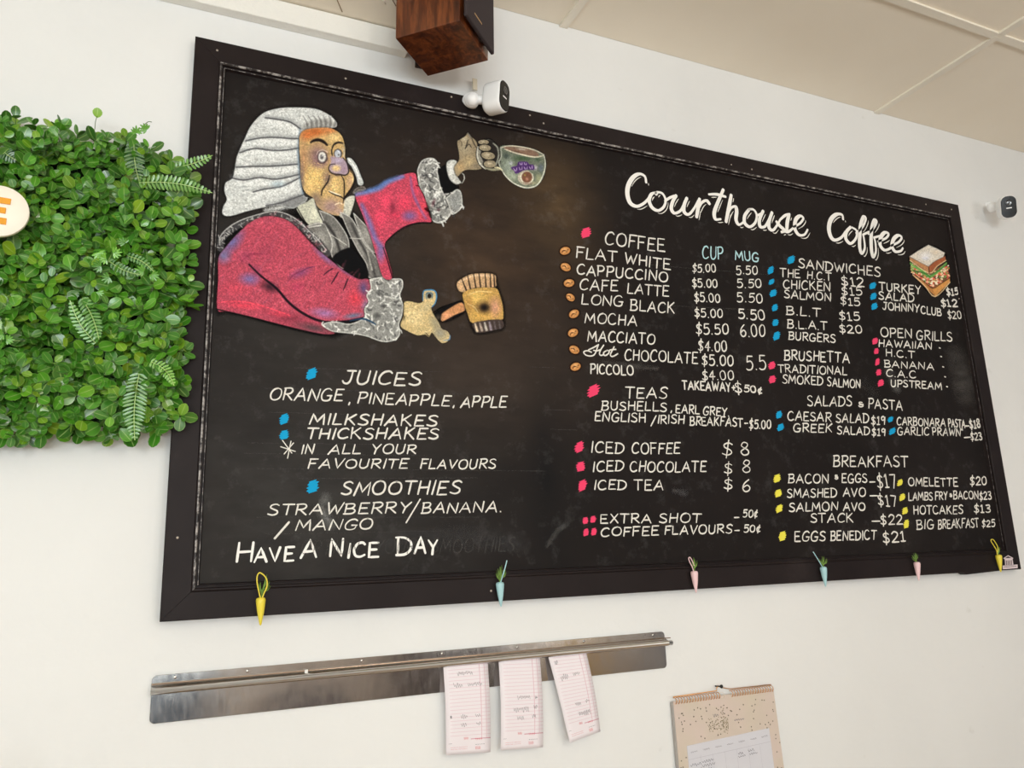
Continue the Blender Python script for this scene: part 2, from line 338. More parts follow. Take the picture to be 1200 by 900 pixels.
G = {
'A': (.80, '0,0 .42,1 .78,0|.14,.34 .66,.36'), 'B': (.66, '.04,0 .06,1|~-.02,.98 .45,1 .56,.8 .42,.56 .1,.52|~.1,.52 .5,.5 .64,.26 .46,.03 -.03,0'),
'C': (.70, '~.66,.86 .5,1 .2,.9 .02,.5 .12,.1 .4,0 .68,.13'), 'D': (.74, '.05,0 .08,1|~-.04,1 .4,.97 .7,.7 .68,.3 .4,.03 -.02,0'),
'E': (.60, '.58,1 .06,1 .03,0 .60,.01|.05,.52 .48,.53'), 'F': (.58, '.62,1 .04,1|.08,1 .03,0|.05,.52 .48,.54'),
'G': (.76, '~.68,.86 .5,1 .2,.9 .02,.5 .12,.08 .45,0 .66,.12 .70,.42|.42,.42 .76,.42'), 'H': (.68, '.04,0 .06,1|.64,1 .62,0|.05,.50 .64,.53'),
'I': (.12, '.04,0 .08,1'), 'J': (.55, '.15,1 .62,1|~.45,1 .42,.3 .3,.02 .1,.04 0,.2'), 'K': (.66, '.04,0 .06,1|.60,1 .06,.45|.2,.56 .64,0'),
'L': (.55, '.06,1 .03,0 .56,.02'), 'M': (.90, '0,0 .12,1 .45,.25 .80,1 .88,0'), 'N': (.74, '.02,0 .06,1 .66,0 .70,1'),
'O': (.80, '~.42,1 .14,.86 .02,.48 .14,.12 .42,0 .70,.14 .78,.52 .66,.88 .38,1'), 'P': (.62, '.04,0 .06,1|~-.02,.98 .45,1 .60,.76 .44,.5 .05,.45'),
'Q': (.80, '~.42,1 .1,.8 .02,.48 .14,.12 .42,0 .72,.16 .78,.52 .66,.88 .38,1|.5,.25 .8,-.08'), 'R': (.66, '.04,0 .06,1|~-.02,.98 .45,1 .60,.78 .44,.54 .05,.48|.22,.50 .66,0'),
'S': (.60, '~.58,.88 .40,1 .14,.92 .08,.70 .30,.53 .54,.36 .54,.12 .30,0 0,.10'), 'T': (.68, '-.02,1 .70,.99|.34,1 .32,0'),
'U': (.68, '~.06,1 .04,.35 .16,.04 .40,0 .60,.2 .62,.5 .64,1'), 'V': (.70, '.02,1 .34,0 .70,1'), 'W': (.98, '.02,1 .24,0 .50,.78 .70,0 .98,1'),
'X': (.66, '.04,1 .64,0|.62,1 .02,0'), 'Y': (.64, '.02,1 .34,.5|.66,1 .34,.5 .26,0'), 'Z': (.6, '.04,1 .58,1 .02,0 .6,0'),
'0': (.58, '~.30,1 .08,.8 .03,.45 .12,.08 .32,0 .52,.18 .56,.55 .48,.9 .28,1'), '1': (.34, '.04,.78 .2,1 .2,0|.02,0 .38,0'), '7': (.5, '.02,1 .52,1 .26,0'),
'!': (.22, '.0,.80 .14,1 .12,0'), '2': (.56, '~.04,.80 .24,1 .50,.86 .46,.55 .02,.02|.02,.02 .58,.02'), '3': (.52, '~.04,.95 .4,.98 .44,.7 .2,.54 .48,.42 .5,.12 .24,0 .02,.1'),
'4': (.56, '.36,0 .40,1 .02,.32 .58,.34'), '5': (.54, '.52,1 .12,1 .08,.58|~.08,.58 .38,.64 .54,.36 .42,.06 .16,0 .02,.08'), '6': (.56, '~.44,1 .14,.7 .03,.3 .2,.02 .46,.08 .54,.34 .34,.54 .08,.36'),
'8': (.56, '~.30,.54 .08,.74 .22,1 .46,.92 .46,.70 .26,.50 .04,.26 .22,0 .50,.08 .52,.34 .30,.54'), '9': (.54, '~.48,.72 .3,1 .08,.86 .08,.6 .3,.52 .5,.8|.50,.9 .44,0'),
'$': (.52, '~.50,.84 .30,.96 .08,.84 .12,.62 .42,.42 .48,.18 .26,.04 0,.16|.30,1.18 .22,-.18'), 'c': (.42, '~.40,.62 .2,.7 .03,.4 .12,.05 .4,.1|.34,.95 .12,-.15'),
'.': (.14, '.05,.03 .08,.0'), ',': (.14, '.08,.06 .02,-.18'), '-': (.34, '.02,.42 .32,.44'), '_': (.6, '0,.06 .6,.08'), '/': (.5, '0,-.2 .5,1.1'), '+': (.5, '.02,.45 .5,.47|.27,.7 .25,.2'),
'&': (.5, '~.40,.9 .15,.95 .08,.7 .4,.45 .46,.15 .2,0 .02,.2|.1,.45 .5,.5'), '"': (.3, '.05,1 .03,.8|.22,1 .2,.8'), ' ': (.4, ''), 'i': (.12, '.04,0 .08,1|.12,1.15 .14,1.2')}
def glyph(ch):
    w, s = G[ch]; out = []
    for st in s.split('|'):
        if not st: continue
        sm = st[0] == '~'; p = [tuple(float(q) for q in a.split(',')) for a in st.lstrip('~').split()]
        if sm: p = spline(p, 5)
        else:
            q = []
            for a, b in zip(p[:-1], p[1:]): q += [tuple(np.array(a) + (np.array(b) - np.array(a)) * k / 3) for k in range(3)]
            p = q + [p[-1]]
        out.append(np.array(p, float))
    return w, out
rs = random.Random(7)
def lettering(words, mat='chalk', wpx=1.5, slant=.16, label=None, Y=PY - .0006, name='chalk_word', parent=None, jit=1.0):
    """words: (text, x0, y0, x1, y1, cap height) in photo pixels along the baseline"""
    for wd in words:
        mb = MB()
        txt, x0, y0, x1, y1, h = wd[:6]; h = h * (.93 if h < 13.6 else 1); wp = wd[6] if len(wd) > 6 else wpx
        gl = [glyph(c) for c in txt]; gap = .20; tot = sum(g[0] for g in gl) + gap * (len(gl) - 1)
        sl = slant * h; x1e = x1 - sl * .6; u = 0
        for g, (w, sts) in enumerate(gl):
            jx, jy, js, jr = rs.gauss(0, .012) * jit, rs.gauss(0, .025) * jit, 1 + rs.gauss(0, .03) * jit, rs.gauss(0, .035) * jit
            for s in sts:
                U = (u + s[:, 0] + jx) / tot; V = s[:, 1] * js + jy
                bx = x0 + U * (x1e - x0); by = y0 + U * (y1 - y0)
                lean = (453 - bx) / (3625 + by) * -1.0    # board verticals lean with perspective
                X = bx + V * h * (slant + jr - lean * -1.0 * 1.0 if False else slant + jr + (453 - bx) / (3625 + by)); Yp = by - V * h
                pts = at(X, Yp, Y); k = mpp(bx.mean(), by.mean(), Y) * wp * 1.0
                t = np.linspace(0, 1, len(pts)); ribbon(mb, pts, k * (.88 + .22 * np.sin(t * 3.1 + jr * 20)))
            u += w + gap
        o = prt(mb, name, M[mat], parent or board, label)
    return o
def path(mb, pts, wpx, Y, sub=6, smooth=True):
    p = spline(pts, sub) if smooth else np.array(pts, float)
    k = mpp(p[:, 0].mean(), p[:, 1].mean(), Y); ribbon(mb, at(p[:, 0], p[:, 1], Y), np.asarray(wpx) * k)
def bullet(x, y, s, mat, tall=1.0):
    mb = MB(); n = 5; l = []; r = []; sk = rs.uniform(.15, .45)
    for i in range(n):                      # scribbled patch: ragged ends of back-and-forth strokes
        v = (i / (n - 1) - .5) * 2; hw = s * .47 * (.60 + .40 * math.cos(v * 1.4)); yy = y + v * s * .42 * tall
        for d, out, sg in ((0, l, -1), (0, r, 1)):
            e = hw * rs.uniform(.92, 1.25); o = hw * rs.uniform(.62, .85)
            out.append((x + sg * e, yy - sg * e * sk)); out.append((x + sg * o, yy - sg * o * sk + s * .42 * tall / (n - 1)))
    l = l[:-1]; r = r[:-1]; k = len(l); pl = l + r; w3 = [tuple(p) for p in at([p[0] for p in pl], [p[1] for p in pl], PY - .0006)]
    mb.add(w3, [(i, i + 1, k + i + 1, k + i) for i in range(k - 1)])
    return prt(mb, 'chalk_bullet', M[mat], board)
LET = [
 ([('JUICES', 401, 449.5, 494, 451.5, 15)], 1.9), ([('ORANGE', 315, 468.6, 402.5, 470, 14), (',', 409, 472, 412, 472, 13), ('PINEAPPLE', 419, 472.5, 528, 476, 13.2), (',', 531, 476, 534, 476, 12), ('APPLE', 539.6, 477, 594.5, 477.4, 13)], 1.6),
 ([('MILKSHAKES', 363, 497, 513, 499.5, 13)], 1.8), ([('THICKSHAKES', 358, 514, 514.5, 514.5, 13.3)], 1.8),
 ([('IN', 353, 531.7, 368, 532, 11.5), ('ALL', 384.5, 532, 423.5, 532, 11.5), ('YOUR', 434.6, 532, 488, 531.5, 11.5)], 1.5),
 ([('FAVOURITE', 361, 549, 479, 548.5, 11.5), ('FLAVOURS', 492.5, 549, 581.5, 549, 11.5)], 1.5),
 ([('SMOOTHIES', 399.5, 580, 540, 578.5, 15)], 1.9), ([('STRAWBERRY', 314, 604, 481, 601, 13.5), ('BANANA.', 494, 601.5, 589, 600, 13.2)], 1.6), ([('MANGO', 346, 622, 437, 620, 13)], 1.6),
 ([('COFFEE', 709, 286.2, 780, 294.8, 14.5)], 1.5), ([('FLAT', 675, 301.8, 724, 306.5, 13), ('WHITE', 732, 308.5, 786.5, 316, 13)], 1.5), ([('CAPPUCCINO', 676, 321, 783, 329.8, 12.5)], 1.5),
 ([('CAFE', 679, 340, 724.5, 341.5, 13.2), ('LATTE', 735, 343.5, 784.5, 347.5, 12.5)], 1.4), ([('LONG', 681.5, 356.5, 731, 359.5, 12.5), ('BLACK', 739, 363, 791, 367.5, 13)], 1.4),
 ([('MOCHA', 685.5, 378, 747, 382, 12.5)], 1.4), ([('MACCIATO', 689, 399.5, 768, 403.5, 13)], 1.5), ([('CHOCOLATE', 732, 421.5, 818.5, 426.5, 13.5)], 1.4), ([('PICCOLO', 692, 437.5, 742.5, 439.5, 12)], 1.5, .04),
 ([('$5.00', 811.5, 319.2, 839, 318.8, 9.5)], 1.2, .04), ([('5.50', 863, 321, 888, 321.5, 10.5)], 1.2, .04), ([('$5.00', 811.5, 336.5, 841, 337, 10)], 1.3, .04), ([('5.50', 864, 336.8, 892.5, 337, 10.2)], 1.2, .04),
 ([('$5.00', 814, 353.5, 844, 354, 10.5)], 1.3, .04), ([('5.50', 864, 354, 893.5, 354.5, 11.5)], 1.3, .04), ([('$5.00', 814.5, 371.5, 847, 371.8, 10.5)], 1.3, .04), ([('5.50', 865.5, 373.5, 897, 375, 12)], 1.5, .04),
 ([('$5.50', 816, 391.5, 854, 391.5, 12.5)], 1.4, .04), ([('6.00', 868, 395, 897, 394, 14)], 1.4, .04), ([('$4.00', 818.5, 411, 852, 411.5, 12.5)], 1.4, .04), ([('$5.00', 823, 428, 860, 428.5, 12.5)], 1.5, .04),
 ([('5.5', 874.5, 432.5, 898, 433, 16)], 1.4, .04), ([('$4.00', 823.5, 445.5, 860, 445, 11.5)], 1.3, .04),
 ([('TAKEAWAY+', 800, 456, 862, 459, 11), ('$', 862, 460, 870, 460.5, 12), ('50c', 872, 458.5, 893, 461, 8)], 1.6, .04),
 ([('TEAS', 733, 466.2, 782, 467, 13.5)], 1.5), ([('BUSHELLS', 705, 480.2, 782, 481.8, 11), (',', 786, 482, 788.5, 482, 10), ('EARL', 792, 483.5, 820, 485.5, 10.5), ('GREY.', 824, 486, 855, 487.5, 10)], 1.4),
 ([('ENGLISH', 697, 493.5, 757, 494.8, 11), ('/', 763, 497, 769, 497, 10), ('IRISH', 771, 496, 802.5, 496.5, 10.5), ('BREAKFAST', 808.7, 497.7, 871, 500, 10.5), ('-', 872, 500, 877, 500, 10), ('$5.00', 878, 502, 904, 502, 10.5)], 1.4),
 ([('ICED', 693, 530.4, 731.5, 531.5, 13.5), ('COFFEE', 740.5, 531.5, 797.5, 532, 13.5)], 1.5), ([('$', 846.5, 533.5, 859, 533.5, 15), ('8', 867.5, 533.5, 878.5, 533.5, 15)], 1.4),
 ([('ICED', 695, 552.5, 731.5, 552, 12.5), ('CHOCOLATE', 738.7, 552.5, 828, 553, 12.5)], 1.5), ([('$', 848.5, 555, 858.5, 555, 13), ('8', 869.5, 554, 880, 554, 14)], 1.2),
 ([('ICED', 696.5, 573.5, 734.5, 573.5, 12), ('TEA', 743.5, 574, 778, 574, 12.5)], 1.5), ([('$', 848.5, 573.5, 859, 573.5, 12.5), ('6', 870, 576, 880, 576, 14.5)], 1.4),
 ([('EXTRA', 703.7, 613, 763.5, 613, 11), ('SHOT', 773, 612.5, 822, 612.5, 11)], 1.5), ([('_', 860.5, 607, 866.5, 607, 9), ('50c', 870.5, 606, 888, 606, 9)], 1.4),
 ([('COFFEE', 704, 628.5, 772.5, 627, 11), ('FLAVOURS', 779, 626.5, 858, 624.5, 10.5)], 1.5), ([('_', 861, 622, 867, 622, 9), ('50c', 871.5, 623.3, 891.5, 623.3, 9)], 1.4),
 ([('SANDWICHES', 936, 313.4, 1032.5, 324.3, 11.5)], 1.4), ([('THE', 914.5, 324.3, 938.5, 325.5, 10.3), ('H.C.T', 946, 326.6, 975, 328.5, 9.2)], 1.2), ([('$12', 987, 334, 1012.5, 336, 11)], 1.4, 0),
 ([('CHICKEN', 918, 337.2, 974, 341, 10.6)], 1.3), ([('$15', 987, 345.5, 1010, 346.3, 9.5)], 1.2, 0), ([('SALMON', 919.2, 348.8, 974.5, 353, 9.8)], 1.3), ([('$15', 985.5, 357, 1008, 358.6, 9.3)], 1.3, 0),
 ([('B.L.T', 922, 368.7, 962, 371, 10.3)], 1.3), ([('$15', 984.3, 375, 1007.5, 375.3, 10.3)], 1.3, 0), ([('B.L.A.T', 922.7, 383.8, 970, 386.9, 9.8)], 1.3), ([('$20', 984.3, 390, 1010.5, 390.3, 9.6)], 1.3, 0),
 ([('BURGERS', 924.3, 398, 979.5, 401.3, 9.6)], 1.3), ([('BRUSHETTA', 919.2, 421.3, 996, 425, 12)], 1.5), ([('TRADITIONAL', 912.2, 435.8, 993, 439.4, 9.8)], 1.3), ([('SMOKED', 917, 448.7, 965, 451.5, 10.3), ('SALMON', 969.8, 452.6, 1009, 454.5, 10.3)], 1.3),
 ([('TURKEY', 1030.5, 340.2, 1080, 344.2, 9.8)], 1.4), ([('SALAD', 1030, 350.5, 1072, 354, 9.3)], 1.4), ([('JOHNNY', 1034.5, 362.8, 1078, 366, 9.3), ('CLUB', 1079.5, 367, 1104, 370.3, 9.3)], 1.3),
 ([('$15', 1110, 346.5, 1123, 344.5, 8.5)], 1.6, 0), ([('$12', 1103.3, 359.3, 1122, 359, 8.6)], 1.6, 0), ([('$20', 1111, 373.3, 1127, 373.3, 9.3)], 1.2, 0),
 ([('OPEN', 1032, 394.3, 1070, 396, 11.3), ('GRILLS', 1074.4, 397.8, 1116.5, 400.2, 11)], 1.3), ([('HAWAIIAN', 1030, 406, 1092.5, 409.5, 8.6)], 1.3), ([('H.C.T', 1038.2, 417.2, 1072.5, 419.5, 8.4)], 1.2),
 ([('BANANA', 1036.8, 430, 1095, 433.3, 8.5)], 1.2), ([('C.A.C', 1038.7, 441, 1074, 443, 8.5)], 1.2), ([('UPSTREAM', 1044.5, 452.7, 1104, 456.6, 8.6)], 1.3),
 ([('SALADS', 946.5, 475.3, 999, 476, 12.3), ('&', 1006, 476.5, 1012, 476.5, 6), ('PASTA', 1018, 478, 1058.5, 480.7, 12)], 1.4),
 ([('CAESAR', 923.2, 492.3, 974.5, 494, 11.2), ('SALAD', 980, 494.8, 1019, 495.5, 11), ('$19', 1021.3, 497.5, 1038, 497.5, 10)], 1.4), ([('GREEK', 930, 506, 975.7, 506.8, 10.3), ('SALAD', 981.3, 508.5, 1019.7, 510, 10), ('$19', 1022, 510.5, 1038, 510.8, 9)], 1.4),
 ([('CARBONARA', 1051.2, 498, 1108.5, 499.8, 9.6), ('PASTA', 1111.5, 500, 1131.5, 501.2, 9.8)], 1.3), ([('_', 1131.5, 500, 1136, 500, 9), ('$18', 1137, 502, 1149, 500.5, 10)], 1.6, .02), ([('GARLIC', 1052, 509.2, 1089.3, 510, 9.8), ('PRAWN"', 1093, 510, 1130, 511, 9.5)], 1.3),
 ([('_', 1130, 513.5, 1137.5, 513, 9), ('$23', 1138, 516, 1151, 515.5, 9)], 1.3, 0),
 ([('BREAKFAST', 976.5, 546.5, 1065, 547.3, 13)], 1.5), ([('BACON', 924, 566, 972, 566, 11), ('&', 978.5, 561.5, 982.5, 561.5, 5), ('EGGS', 986.7, 565.5, 1017, 565.5, 11), ('_', 1019.2, 565.3, 1026, 565.3, 9)], 1.4), ([('$17', 1029, 572, 1050, 571, 15)], 1.5, 0),
 ([('SMASHED', 922.7, 583, 981.3, 582.5, 10.7), ('AVO', 988, 582, 1015, 582, 10.7), ('_', 1019.5, 581.5, 1029, 581.5, 9)], 1.4), ([('$17', 1030, 592, 1050.5, 594, 13.5)], 1.4, 0), ([('SALMON', 924.8, 599.5, 982.5, 598, 10.5), ('AVO', 988.5, 598, 1014.5, 598, 10)], 1.5),
 ([('STACK', 950, 612.5, 1000.5, 612, 11), ('_', 1022, 611, 1032, 611, 9)], 1.4), ([('$22', 1032.5, 615, 1058, 614, 12)], 1.5, .04), ([('EGGS', 931.2, 634.3, 968, 633.8, 12), ('BENEDICT', 973.5, 633.5, 1027.5, 632, 11.5)], 1.5), ([('$21', 1035.5, 636, 1061, 634.8, 13)], 1.6, .02),
 ([('OMELETTE', 1064.5, 569.3, 1123.2, 570, 10.3), ('$20', 1137, 568.8, 1157, 567.5, 10.3)], 1.4), ([('LAMBS', 1064.8, 586, 1093.6, 586, 9.8), ('FRY', 1096, 586, 1111, 585.5, 9.8), ('&', 1113, 582, 1116, 582, 4), ('BACON', 1117.5, 584.8, 1147.5, 584.3, 9.8), ('$23', 1148, 585.5, 1162.5, 585, 9.5)], 1.3),
 ([('HOTCAKES', 1070.7, 602.5, 1129, 602, 10.3), ('$13', 1142, 601, 1161, 600.5, 9.3)], 1.4), ([('BIG', 1074.7, 620.5, 1095, 620, 11.3), ('BREAKFAST', 1099.5, 619.5, 1148, 618, 11), ('$25', 1150.7, 617.5, 1166.5, 617, 8)], 1.3)]
for e in LET: lettering(e[0], wpx=e[1] * 1.12, slant=e[2] if len(e) > 2 else (.22 if e[0][0][1] < 620 else .12))
lettering([('CUP', 823.5, 303.5, 848, 304, 14)], 'chalk_cyan', 1.5, .05); lettering([('MUG', 862, 304.5, 889.5, 307, 11)], 'chalk_cyan', 1.6, .05)
lettering([('H', 276, 658.5, 296, 658, 23), ('AVE', 298, 659, 344, 656.5, 16.5), ('A', 353, 654.5, 372, 653.5, 21), ('N', 386.5, 652, 402.5, 651.5, 20), ('ICE', 408, 653, 443.5, 652, 16.5), ('D', 465, 650, 483, 649.5, 21), ('AY', 486, 649.5, 513, 649, 18)], 'chalk_title', 2.9, .04, label='thick white chalk words along the bottom left of the board')
lettering([('OPTION  YOUR', 352, 650, 488, 648, 17), ('SMOOTHIES', 505, 648.5, 604, 646, 17)], 'chalk_ghost', 1.4, .2, label='faint rubbed out chalk words')
# slashes, asterisk, dots
mb = MB(); path(mb, [(476, 612.5), (492.5, 585)], 1.7, PY - .0006); prt(mb, 'chalk_mark', M['chalk'], board)
mb = MB(); path(mb, [(322, 631), (338.6, 612)], 2.6, PY - .0006); prt(mb, 'chalk_mark', M['chalk'], board)
mb = MB()
for a, b in (((337, 537), (341, 517)), ((329, 523.5), (346, 529)), ((333, 532), (344, 519)), ((331, 516), (342, 531))): path(mb, [a, b], 1.2, PY - .0006)
prt(mb, 'chalk_asterisk', M['chalk'], board)
mb = MB()
for x, y in ((1101.2, 407.6), (1102.8, 417.7), (1105.2, 429.8), (1107.5, 441.5), (1109.8, 453)): path(mb, [(x - .6, y), (x + .7, y + .3)], 1.5, PY - .0006)
prt(mb, 'chalk_dots', M['chalk'], board)['kind'] = 'stuff'
# fancy 'Hot'
q = lambda a: [(680 + x / 18, 395 + y / 18) for x, y in a]
mb = MB()
for s in ([(235, 320), (160, 290), (90, 300), (75, 335), (130, 385), (220, 400), (290, 375), (335, 300), (360, 220), (385, 160)], [(175, 270), (280, 220), (385, 160)], [(280, 280), (350, 290), (430, 265)], [(495, 170), (430, 270), (405, 350), (430, 385), (470, 380), (500, 360)],
          [(560, 285), (500, 320), (490, 370), (530, 390), (590, 350), (610, 300), (570, 280), (560, 285)], [(715, 205), (660, 310), (635, 380), (670, 410), (730, 390), (790, 350)], [(620, 275), (680, 265), (750, 260)]): path(mb, q(s), 1.6, PY - .0006)
prt(mb, 'chalk_word', M['chalk'], board)
for x, y, s, c, t in [(365, 438, 14, 'blue', 1), (333, 491, 12, 'blue', 1.1), (333, 509.5, 12, 'blue', 1), (366.5, 570, 15, 'blue', 1.1), (686.7, 272.6, 13, 'pink', 1), (695.3, 457.8, 15, 'pink', 1), (679, 523.8, 11.5, 'pink', 1.2), (680.5, 546.7, 11.5, 'pink', 1.1), (682.5, 568.8, 11, 'pink', 1.3),
    (686, 610, 7.5, 'pink', 1.2), (695, 608.5, 7.5, 'pink', 1.2), (686.7, 623.7, 7.5, 'pink', 1.3), (696, 623, 7.5, 'pink', 1.3), (927, 304.5, 10, 'blue', 1), (903.3, 316.6, 8, 'blue', 1.2), (904, 330.3, 7, 'blue', 1), (906, 343.5, 9, 'blue', 1), (908, 360.5, 8, 'blue', 1.1), (908.7, 378, 8, 'blue', 1.1), (909.9, 393.6, 9, 'blue', 1.2),
    (1022.8, 334.8, 8.5, 'blue', 1), (1023.5, 347.2, 8, 'blue', 1.1), (1024.7, 358.9, 8.5, 'blue', 1), (904.5, 428.2, 9, 'pink', 1.1), (905, 444.5, 9, 'pink', 1.1), (1025.4, 399.7, 7.5, 'pink', 1.1), (1027, 411.4, 6, 'pink', 1.3), (1028.2, 424, 6, 'pink', 1.5), (1029.8, 436.3, 7, 'pink', 1.2), (1032.1, 448.7, 8, 'pink', 1.1),
    (912.8, 486, 8, 'blue', 1.2), (914.7, 500.7, 9, 'blue', 1), (1043.5, 491.5, 7, 'blue', 1), (1045.9, 505.2, 9, 'blue', .9), (910.7, 560.5, 9.5, 'yellow', 1.1), (912, 578, 9, 'yellow', 1.1), (913.3, 595.9, 9, 'yellow', 1.1), (916.8, 628.3, 9.5, 'yellow', 1.3), (1054.7, 565.5, 7.5, 'yellow', 1.1), (1057.3, 582.5, 7.5, 'yellow', 1.2), (1060.5, 598.5, 7.5, 'yellow', 1.2), (1062.1, 614, 7, 'yellow', 1.6)]:
    bullet(x, y, s, c, t)
# ruled guide lines left in faint chalk
mb = MB()
for x0, y0, x1, y1 in [(345, 431, 520, 436), (309, 455, 560, 462), (315, 483, 470, 487), (290, 519, 480, 521), (286, 531, 500, 534), (300, 549, 640, 552), (350, 561, 560, 560), (300, 606, 560, 606), (313, 592, 560, 590), (620, 430, 650, 431), (640, 480, 670, 481), (645, 503, 676, 504), (760, 357, 900, 364), (757, 310, 900, 322), (312, 626, 520, 622)]:
    path(mb, [(x0, y0), (x1, y1)], .7, PY - .0003)
prt(mb, 'chalk_guide_lines', M['chalk_ghost'], board)['kind'] = 'stuff'

# ------------------------------------------------------------------ brush script heading
ca = lambda a: [(720 + x * .15, 190 + y * .15) for x, y in a]; cb = lambda a: [(880 + x / 6, 220 + y / 6) for x, y in a]
T1 = [ca(s) for s in ([(248, 158), (238, 112), (195, 92), (145, 120), (108, 185), (102, 255), (125, 320), (175, 345), (225, 325), (262, 290), (285, 250)], [(325, 238), (290, 250), (272, 300), (295, 355), (342, 378), (385, 350), (400, 298), (378, 248), (340, 235), (325, 250)], [(395, 305), (430, 280), (470, 262)],
     [(482, 262), (455, 310), (445, 365), (470, 398), (515, 380), (545, 325), (568, 280)], [(566, 282), (545, 335), (545, 388), (580, 408), (620, 365), (655, 300)], [(665, 288), (655, 350), (642, 428)], [(648, 385), (680, 320), (718, 300), (742, 325)], [(850, 216), (806, 320), (780, 395), (790, 445), (830, 445)], [(738, 252), (800, 252), (868, 270)],
     [(912, 258), (895, 350), (872, 465)], [(878, 425), (910, 360), (945, 348), (955, 385), (950, 450), (972, 488), (1008, 470)], [(1050, 372), (1018, 420), (1018, 475), (1058, 505), (1100, 472), (1112, 415), (1088, 372), (1050, 368)], [(1110, 420), (1150, 400)])] + \
     [cb(s) for s in ([(85, 165), (60, 225), (65, 272), (98, 272), (128, 220), (148, 172)], [(148, 175), (128, 235), (128, 282), (155, 298), (185, 262), (205, 225)], [(205, 225), (240, 195), (272, 185)], [(180, 240), (205, 270), (235, 300), (215, 312)], [(268, 190), (255, 245), (252, 305)], [(235, 305), (262, 310), (295, 285)],
     [(300, 275), (345, 250), (368, 215), (345, 198), (315, 225), (308, 285), (335, 330), (375, 330), (398, 295)])]
T2 = [cb(s) for s in ([(648, 222), (640, 190), (600, 188), (562, 225), (548, 285), (562, 345), (592, 368), (635, 350), (665, 310)], [(700, 278), (672, 310), (668, 360), (702, 392), (740, 352), (742, 302), (712, 280)], [(740, 320), (785, 275), (808, 218), (792, 205), (772, 260), (765, 340), (765, 420), (780, 462), (800, 425), (795, 360), (788, 330)], [(788, 330), (830, 310)],
     [(825, 325), (865, 280), (884, 238), (868, 228), (850, 285), (845, 365), (848, 440), (860, 488), (878, 450), (875, 385), (865, 350)], [(865, 350), (905, 340)], [(895, 378), (948, 355), (968, 325), (942, 315), (915, 345), (908, 400), (938, 438), (980, 425), (1000, 395)],
     [(985, 408), (1038, 382), (1060, 350), (1035, 335), (1003, 362), (992, 412), (1015, 448), (1052, 445), (1068, 425)])]
for T, capn in ((T1, 1), (T2, 1)):
    mb = MB(); cen = []
    for i, s in enumerate(T):
        p = spline(s, 7); d = np.gradient(p, axis=0); d /= np.linalg.norm(d, axis=1)[:, None] + 1e-9
        dn = np.clip(d[:, 1], -1, 1)                      # downstrokes are broad
        big = 1.15 if i == 0 else 1.0
        w = (2.8 + 1.9 * np.clip(np.abs(dn) * (dn > 0) + .15, 0, 1)) * big
        tt = np.linspace(0, 1, len(p)); w *= .75 + .25 * np.sin(np.pi * np.clip(tt, .08, .92))
        k = mpp(p[:, 0].mean(), p[:, 1].mean(), PY); ribbon(mb, at(p[:, 0], p[:, 1], PY - .0008), w * k)
        cen.append((p, w))
    prt(mb, 'chalk_heading', M['chalk_title'], board, label='bold white brush script word at the top of the menu')
    allp = np.concatenate([c[0] for c in cen]); allw = np.concatenate([c[1] for c in cen]); mb = MB()
    for p, w in cen:
        o = p + np.array([2.9, 3.6]); D = np.sqrt(((o[:, None] - allp[None]) ** 2).sum(-1)) - allw[None] / 2
        ok = D.min(1) > 1.3; i = 0
        while i < len(o):
            j = i
            while j < len(o) and ok[j]: j += 1
            if j - i >= 4:
                k = mpp(o[i:j, 0].mean(), o[i:j, 1].mean(), PY); tt = np.linspace(0, 1, j - i); ribbon(mb, at(o[i:j, 0], o[i:j, 1], PY - .0007), k * (.35 + .75 * np.sin(np.pi * np.clip(tt, .03, .97))))
            i = max(j, i + 1)
    prt(mb, 'chalk_heading_shadow', M['chalk'], board)['kind'] = 'stuff'
